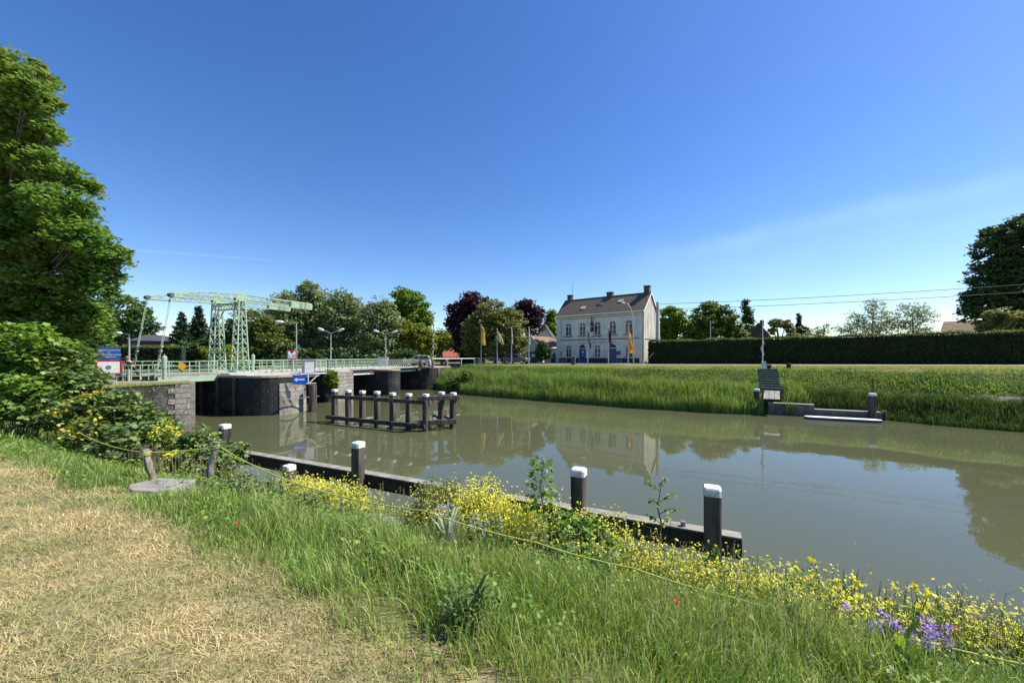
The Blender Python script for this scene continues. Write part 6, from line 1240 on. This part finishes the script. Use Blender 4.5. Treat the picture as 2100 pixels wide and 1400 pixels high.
def flower(label, px, wv, name, kind, n=6, h_=.5, dx=0):
    x0, y0 = gp(px, wv); z0 = Hs(x0, y0); t_ = thing(name, label, 'flowers' if kind not in ('silver', 'dock', 'fern') else 'plant', (x0, y0, z0))
    if kind == 'iris':
        m_ = n*5; b = np.zeros((m_, 3)); b[:, :2] = rng.normal(size=(m_, 2))*.1; hh = h_*rng.uniform(.7, 1.15, m_); v, q, s = blades(b, hh, np.full(m_, .024), rng.normal(size=(m_, 2))*.22, rng.random(m_)*.5); npmesh('leaves', v, q, s, LM['sword'], t_)
        tops = np.stack([rng.normal(size=n)*.14, rng.normal(size=n)*.08, h_*rng.uniform(.8, 1.12, n)], 1); bs = tops*np.array([.5, .5, 0]); 
        for j in range(n):
            v, q, s = stems(bs[j:j+1], tops[j:j+1], .005, .004); so_ = npmesh('flower_stalk', v, q, s, LM['stem'], t_)
            P = np.repeat(tops[j:j+1], 8, 0)+rng.normal(size=(8, 3))*.008; v, l, s = leaves(P, .05*rng.uniform(.7, 1.1, len(P)), 'oval', .0, fold=.4); npmesh('petals', v, l, s, LM['iris'], so_)
    elif kind in ('purple', 'blue'):
        tops = np.stack([rng.normal(size=n)*.12, rng.normal(size=n)*.06, h_*rng.uniform(.75, 1.1, n)], 1); bs = tops*np.array([.5, .5, 0]); 
        for j in range(n):
            v, q, s = stems(bs[j:j+1], tops[j:j+1], .004, .003); so_ = npmesh('flower_stalk', v, q, s, LM['stem'], t_)
            k = 50 if kind == 'purple' else 24; P = np.repeat(tops[j:j+1], k, 0)+rng.normal(size=(k, 3))*np.array([.02, .02, .02 if kind == 'purple' else .03]); v, l, s = leaves(P, (.018 if kind == 'purple' else .017)*rng.uniform(.7, 1.2, len(P)), 'oval', .3); npmesh('petals', v, l, s, LM[kind], so_)
        P = np.repeat(bs, 8, 0)+rng.normal(size=(n*8, 3))*.03+np.array([0, 0, h_*.4]); v, l, s = leaves(P, .06*rng.uniform(.7, 1.2, len(P)), 'lance', .4); npmesh('leaves', v, l, s, LM['bright'], t_)
    elif kind == 'poppy':
        v, q, s = stems(np.zeros((1, 3)), np.array([[.02, 0, h_]]), .003, .002); npmesh('stem', v, q, s, LM['stem'], t_); P = np.zeros((6, 3))+np.array([.02, 0, h_]); v, l, s = leaves(P, .028*np.ones(6), 'oval', .6, fold=-.3); npmesh('petals', v, l, s, LM['red'], t_)
    else:
        m_ = n*4; a = rng.uniform(0, 6.28, m_); b = np.stack([np.cos(a)*.05, np.sin(a)*.05, rng.random(m_)*h_*.5], 1); wd = {'silver': .035, 'dock': .07, 'fern': .03}[kind]; hh = h_*rng.uniform(.5, .9, m_)
        v, q, s = blades(b, hh, np.full(m_, wd), np.stack([np.cos(a), np.sin(a)], 1)*.5, rng.random(m_)*.6); npmesh('leaves', v, q, s, LM['silver'] if kind == 'silver' else LM['currant'] if kind == 'dock' else LM['dark'], t_)
        if kind == 'fern':
            P = rng.normal(size=(700, 3))*np.array([.10, .10, .07])+np.array([0, 0, h_*.5]); v, l, s = leaves(P, .03*rng.uniform(.5, 1.2, 700), 'spray', .7); npmesh('foliage', v, l, s, LM['mid'], t_)
            bs = rng.normal(size=(7, 3))*.03; bs[:, 2] = 0; tp = bs*3; tp[:, 2] = .2; v, q, s = stems(bs, tp, .008, .004); npmesh('stems', v, q, s, M['reddish'], t_)
M['reddish'] = plain('reddish_stems', (.26, .10, .10), .6)
for px, wv, lab, n in ((1685, -3.35, 'leftmost clump of yellow flag irises at the bank edge', 5), (1745, -3.3, 'middle clump of yellow flag irises with tall sword leaves', 5), (1850, -3.5, 'clump of yellow irises above the purple flowers', 4), (1905, -3.45, 'small rightmost iris clump with broad upright leaves', 3)): flower(lab, px, wv, 'yellow_iris', 'iris', n, .66)
flower('large head of purple rocket flowers left of its neighbour under the rope', 1828, -4.42, 'dames_rocket', 'purple', 6, .30); flower('purple rocket flowers right of the larger purple head', 1905, -4.5, 'dames_rocket', 'purple', 5, .27); flower('small low purple rocket flower head below the others', 1875, -4.7, 'dames_rocket', 'purple', 2, .24)
flower('small pale violet flowers beside the silvery leaves', 905, -4.1, 'bluebell_clump', 'blue', 5, .46); flower('pale violet flowers between the two yellow clumps in the grass', 985, -4.1, 'bluebell_clump', 'blue', 7, .44)
flower('silvery felted plant in the long grass below the flowering shrub', 918, -4.35, 'silver_leaf_plant', 'silver', 9, .42); flower('broad bright dock leaves at the bottom right', 1838, -4.9, 'dock_plant', 'dock', 3, .3); flower('second dock plant left of the purple flowers', 1620, -4.8, 'dock_plant', 'dock', 3, .26)
flower('dark ferny plant with reddish stems at the edge of the mown lawn', 955, -6.0, 'ferny_plant', 'fern', 6, .3)
flower('single red poppy in the grass at left', 482, -5.75, 'poppy', 'poppy', 1, .12); flower('single red poppy at the bottom right', 1380, -5.45, 'poppy', 'poppy', 1, .3); flower('red poppy near the rope beside the purple flowers', 1948, -3.95, 'poppy', 'poppy', 1, .35)

# ================================================================== GRASS
LM['dry'] = leafmat('mown_straw_blades', [(.38, .30, .13), (.53, .43, .22), (.64, .54, .31), (.43, .37, .15), (.25, .28, .08)], .25, patch=[(.30, .27, .12), (.44, .39, .21), (.18, .23, .06), (.22, .26, .08), (.12, .18, .045)], pscale=1.7)
LM['grass'] = leafmat('long_grass_blades', [(.075, .15, .025), (.12, .22, .035), (.19, .30, .05), (.26, .36, .08), (.36, .37, .15)], .35, patch=[(.08, .16, .03), (.14, .23, .035), (.21, .29, .06), (.28, .34, .09), (.42, .40, .20)], pscale=.9, gloss=.4)
LM['reed'] = leafmat('reed_blades', [(.299, .276, .138), (.110, .193, .034), (.166, .276, .048), (.235, .345, .069)], .35); LM['sedge'] = leafmat('dark_sedge_blades', [(.04, .08, .02), (.07, .12, .025), (.11, .16, .04)], .3)
LM['tuss'] = leafmat('bank_grass_blades', [(.116, .197, .033), (.197, .296, .050), (.312, .395, .083)], .3, patch=[(.083, .149, .029), (.149, .230, .050), (.246, .329, .074)], pscale=.5)
n = 300000; x, y = campos(n, -160, 1400, 1.5, 15, 1.25); w_ = wof(x, y); edge = np.interp(x, [-9.7, -3.7, -1.9, -1, -.4, 1], [-5.5, -5.85, -6.16, -6.4, -6.55, -6.7])+.14*vn(x, y, 1.7); k = w_ < edge+rng.normal(size=n)*.10; x, y = x[k], y[k]; n = len(x); z = H(x, y); hh = rng.uniform(.008, .038, n)*(1+.1*y)
v, q, s = blades(np.stack([x, y, z-.003], 1), hh, .0028*(1+.22*y)*rng.uniform(.6, 1.4, n), rng.normal(size=(n, 2))*1.2, rng.random(n)); tag(npmesh('mown_grass', v, q, s, LM['dry']), 'dry straw coloured mown lawn in the left foreground', 'lawn', kind='stuff')
n = 330000; x, y = campos(n, -150, 2250, 1.35, 15, 1.25); w_ = wof(x, y); edge = np.interp(x, [-9.7, -3.7, -1.9, -1, -.4, 1], [-5.5, -5.85, -6.16, -6.4, -6.55, -6.7])+.14*vn(x, y, 1.7); k = (w_ > edge-np.abs(rng.normal(size=n))*.12) & (w_ < -1.6+rng.normal(size=n)*.1); x, y, w_ = x[k], y[k], w_[k]
den = .58+.5*vn(x, y, 2.9, 3); k = rng.random(len(x)) < np.clip(den, .25, 1); x, y, w_ = x[k], y[k], w_[k]; n = len(x); z = H(x, y)
grow = np.interp(w_, [-6.6, -6.1, -5.3, -4.9, -4.3, -3.6, -3, -2], [.07, .17, .29, .24, .22, .22, .18, .18])*(1+.36*vn(x, y, 2.4, 5)); hh = np.clip(grow, .06, 1)*rng.uniform(.45, 1.25, n)*np.where(x < -3.2, .72, 1)
for sx0, sy0, rr_, f_ in ((at(330, 0, 5.5).x, 5.35, .62, .22), (at(775, 0, 5.85).x, 5.7, .5, .4), (lA0.x, 6.2, .35, .45), (lB0.x, 6.35, .35, .45), (*gp(912, -4.45), .28, .35), (*gp(985, -4.3), .3, .5), (*gp(1840, -4.6), .3, .5)): hh = np.where(np.hypot(x-sx0, (y-sy0)*1.2) < rr_, hh*f_, hh)
hh = hh*np.where(x < -1.5, .85, 1)
lean = rng.normal(size=(n, 2))*.30+np.stack([.16*vn(x, y, 1.1, 2), .12*vn(x, y, 1.4, 4)], 1)
v, q, s = blades(np.stack([x, y, z-.01], 1), hh, .0042*(1+.13*y)*rng.uniform(.5, 1.5, n), lean, rng.random(n)**1.5); tag(npmesh('long_grass', v, q, s, LM['grass']), 'tall uncut green grass covering the near canal bank', 'grass', kind='stuff')
# broad leaved weeds among the grass
n = 44000; x, y = campos(n, -100, 2250, 1.5, 12, 1.3); w_ = wof(x, y); k = (w_ > -5.9) & (w_ < -1.9) & (vn(x, y, 1.5, 9)+.5*vn(x, y, 4, 2) > .15); x, y = x[k], y[k]; n = len(x); P = np.stack([x, y, H(x, y)+rng.uniform(.02, .28, n)], 1)
v, l, s = leaves(P, (.022+.004*y)*rng.uniform(.5, 1.4, n), 'oval', .9, fold=.2); tag(npmesh('ground_weeds', v, l, s, LM['currant']), 'broad leaved weeds scattered through the long grass', 'weeds', kind='stuff')
# grass seed heads
n = 2600; x, y = campos(n, 300, 2200, 1.6, 9, 1.0); w_ = wof(x, y); k = (w_ > -5.6) & (w_ < -2.6); x, y = x[k], y[k]; n = len(x); b = np.stack([x, y, H(x, y)], 1); tp = b+np.stack([rng.normal(size=n)*.07, rng.normal(size=n)*.07, rng.uniform(.35, .62, n)], 1); p1 = stems(b, tp, .0014, .0009, 3, .02)
P = np.repeat(tp, 6, 0)-np.tile(np.linspace(0, .07, 6), n)[:, None]*np.array([0, 0, 1]); p2 = leaves(P, .016*np.ones(len(P)), 'lance', .0, droop=(0, 0, 1.0)); v, q, s = merge([p1, p2]); LM['seed'] = leafmat('grass_seed_heads', [(.30, .29, .12), (.45, .41, .22)], .3); tag(npmesh('seed_grass', v, q, s, LM['seed']), 'thin seeding grass stalks above the long grass', 'grass', kind='stuff')
# near bank far left and behind the bushes
n = 30000; x = rng.uniform(-32, -9, n); y = rng.uniform(9, 28, n); dn = sdist(x, y, NEAR); k = dn > .3; x, y = x[k], y[k]; n = len(x); v, q, s = blades(np.stack([x, y, H(x, y)], 1), rng.uniform(.1, .35, n), np.full(n, .02), rng.normal(size=(n, 2))*.3, rng.random(n)); tag(npmesh('bank_grass', v, q, s, LM['grass']), 'grass on the near bank towards the bridge', 'grass', kind='stuff')
# far bank
def farpts(n, d0, d1, X0=-12, X1=62):
    xs_, ys_, ds_ = [], [], []; got = 0
    while got < n:
        x = rng.uniform(X0, X1, 200000); y = rng.uniform(2, 66, 200000); d = -sdist(x, y, FAR); k = (d > d0) & (d < d1) & (x/y < 1.45); xs_.append(x[k]); ys_.append(y[k]); ds_.append(d[k]); got += k.sum()
    x, y, d = (np.concatenate(q)[:n] for q in (xs_, ys_, ds_)); return x, y, d
n = 90000; x, y, d = farpts(n, 1.6, 8.4); keep = ~((np.abs((x-base.x)*SX.x+(y-base.y)*SX.y) < .85) & ((x-base.x)*SD.x+(y-base.y)*SD.y > -3.3) & ((x-base.x)*SD.x+(y-base.y)*SD.y < 4.9))
soil = (x > 28.6) & (x < 45) & (d > 3.3) & (d < 4.8+.3*np.sin(x*2)); keep &= ~soil; x, y, d = x[keep], y[keep], d[keep]; n = len(x)
hh = rng.uniform(.16, .5, n)*np.interp(d, [1.6, 2.6, 3.6, 7.2, 8.4], [1.1, .8, .6, .5, .2])*(1+.3*vn(x, y, .8)); v, q, s = blades(np.stack([x, y, H(x, y)-.02], 1), hh, .035*rng.uniform(.6, 1.5, n), rng.normal(size=(n, 2))*.4, rng.random(n)); tag(npmesh('far_bank_grass', v, q, s, LM['tuss']), 'rough tussocky grass on the slope of the far bank', 'grass', kind='stuff')
n = 60000; x, y, d = farpts(n, -.5, 2.6); land = (x > 21.8) & (x < 27.0) & (d < .45); sx_ = np.where(x < 23.5, 1.0, np.where((x > 26.5) & (x < 38), .5, .66)); pkz = ((np.abs((x-base.x)*SX.x+(y-base.y)*SX.y) < .7) & ((x-base.x)*SD.x+(y-base.y)*SD.y > -2.6)); k = ~land & ~pkz; x, y, d, sx_ = x[k], y[k], d[k], sx_[k]
isr = x < 23.5
for nm, sel, mt_, lab in (('reeds', isr, 'reed', 'tall bright green reeds growing along the far waterline'), ('sedges', ~isr, 'sedge', 'dark green sedges along the far waterline at right')):
    X_, Y_, D_, S_ = x[sel], y[sel], d[sel], sx_[sel]; m_ = len(X_); hh = S_*rng.uniform(.8, 1.65, m_)*np.interp(X_, [-10, 5, 22], [1.25, 1.15, 1.0])*(1+.14*vn(X_, Y_, .9)+.10*vn(X_, Y_, 2.3, 4)); v, q, s = blades(np.stack([X_, Y_, np.maximum(H(X_, Y_), -.1)-.02], 1), hh, .034*rng.uniform(.6, 1.3, m_), rng.normal(size=(m_, 2))*.16, rng.random(m_)*.6)
    tag(npmesh(nm, v, q, s, LM[mt_]), lab, 'reeds' if nm == 'reeds' else 'sedge', kind='stuff')
# short dry grass on the level top of the far bank
n = 60000; x, y, d = farpts(n, 7.6, 24); k = (x < 62); x, y, d = x[k], y[k], d[k]; dp_ = (x-c0.x)*HN.x+(y-c0.y)*HN.y; k = (np.abs(dp_) > 1.6) & (dp_ < 3.2); road = (x < 16) & (y > 54.0); k &= ~road; x, y = x[k], y[k]; n = len(x)
LM['verge'] = leafmat('dry_verge_blades', [(.345, .310, .127), (.253, .287, .081), (.437, .380, .184)], .3, patch=[(.138, .218, .040), (.230, .276, .069), (.345, .333, .115)], pscale=.25); v, q, s = blades(np.stack([x, y, H(x, y)-.01], 1), rng.uniform(.04, .12, n), .03*rng.uniform(.6, 1.3, n), rng.normal(size=(n, 2))*.5, rng.random(n)); tag(npmesh('verge_grass', v, q, s, LM['verge']), 'short dry verge grass on top of the far bank', 'grass', kind='stuff')
# short grass on top of the near abutment
n = 9000; u_ = rng.uniform(-5, -.4, n); vv = rng.uniform(-1, 6, n); x = OB.x+U.x*u_+V.x*vv; y = OB.y+U.y*u_+V.y*vv; v, q, s = blades(np.stack([x, y, np.maximum(H(x, y), 2.79)], 1), rng.uniform(.04, .13, n), np.full(n, .02), rng.normal(size=(n, 2))*.5, rng.random(n)); tag(npmesh('quay_grass', v, q, s, LM['verge']), 'short dry grass on top of the near quay wall', 'grass', kind='stuff')
# bare soil bench on the far bank and flecks on the water
M['soil'] = surf('bare_grey_soil', (.24, .20, .15), (.15, .13, .10), 1.5, .95, .5, 10)
ca_ = np.array([(27.9, 29.6), (31.5, 27.7), (36, 25.6), (42, 22.6)]); mb = MB(); fs = []; vs = []
for j in range(25):
    X_ = 28+j*.6; yb = np.interp(X_, [27.2, 28.5, 31, 60], [28.5, 26.3, 24, 9]); 
    for e in range(4): yy_ = yb+3.7+.5*e+.12*math.sin(j*1.3+e); vs.append((X_+.25*e, yy_, Hs(X_+.25*e, yy_)+.03))
for j in range(24):
    for e in range(3): a = j*4+e; fs.append((a, a+1, a+5, a+4))
mb.add(vs, fs); tag(mb.build('bare_soil', M['soil']), kind='structure')
M['fleck'] = plain('pale_floating_flecks', (.62, .62, .55), .7); n = 90; x, y = campos(n, 600, 2150, 5, 32, 0.3); dn = sdist(x, y, NEAR); df_f = -sdist(x, y, FAR); k = (dn < -1.5) & (df_f < -1); x, y = x[k], y[k]
P = np.stack([x, y, np.full(len(x), .004)], 1); v, l, s = leaves(P, .05*rng.uniform(.3, 1.0, len(P)), 'oval', 1000.); v[:, 2] = .004; tag(npmesh('floating_flecks', v, l, s, M['fleck']), 'tiny pale seeds and leaves floating on the canal', 'debris', kind='stuff')
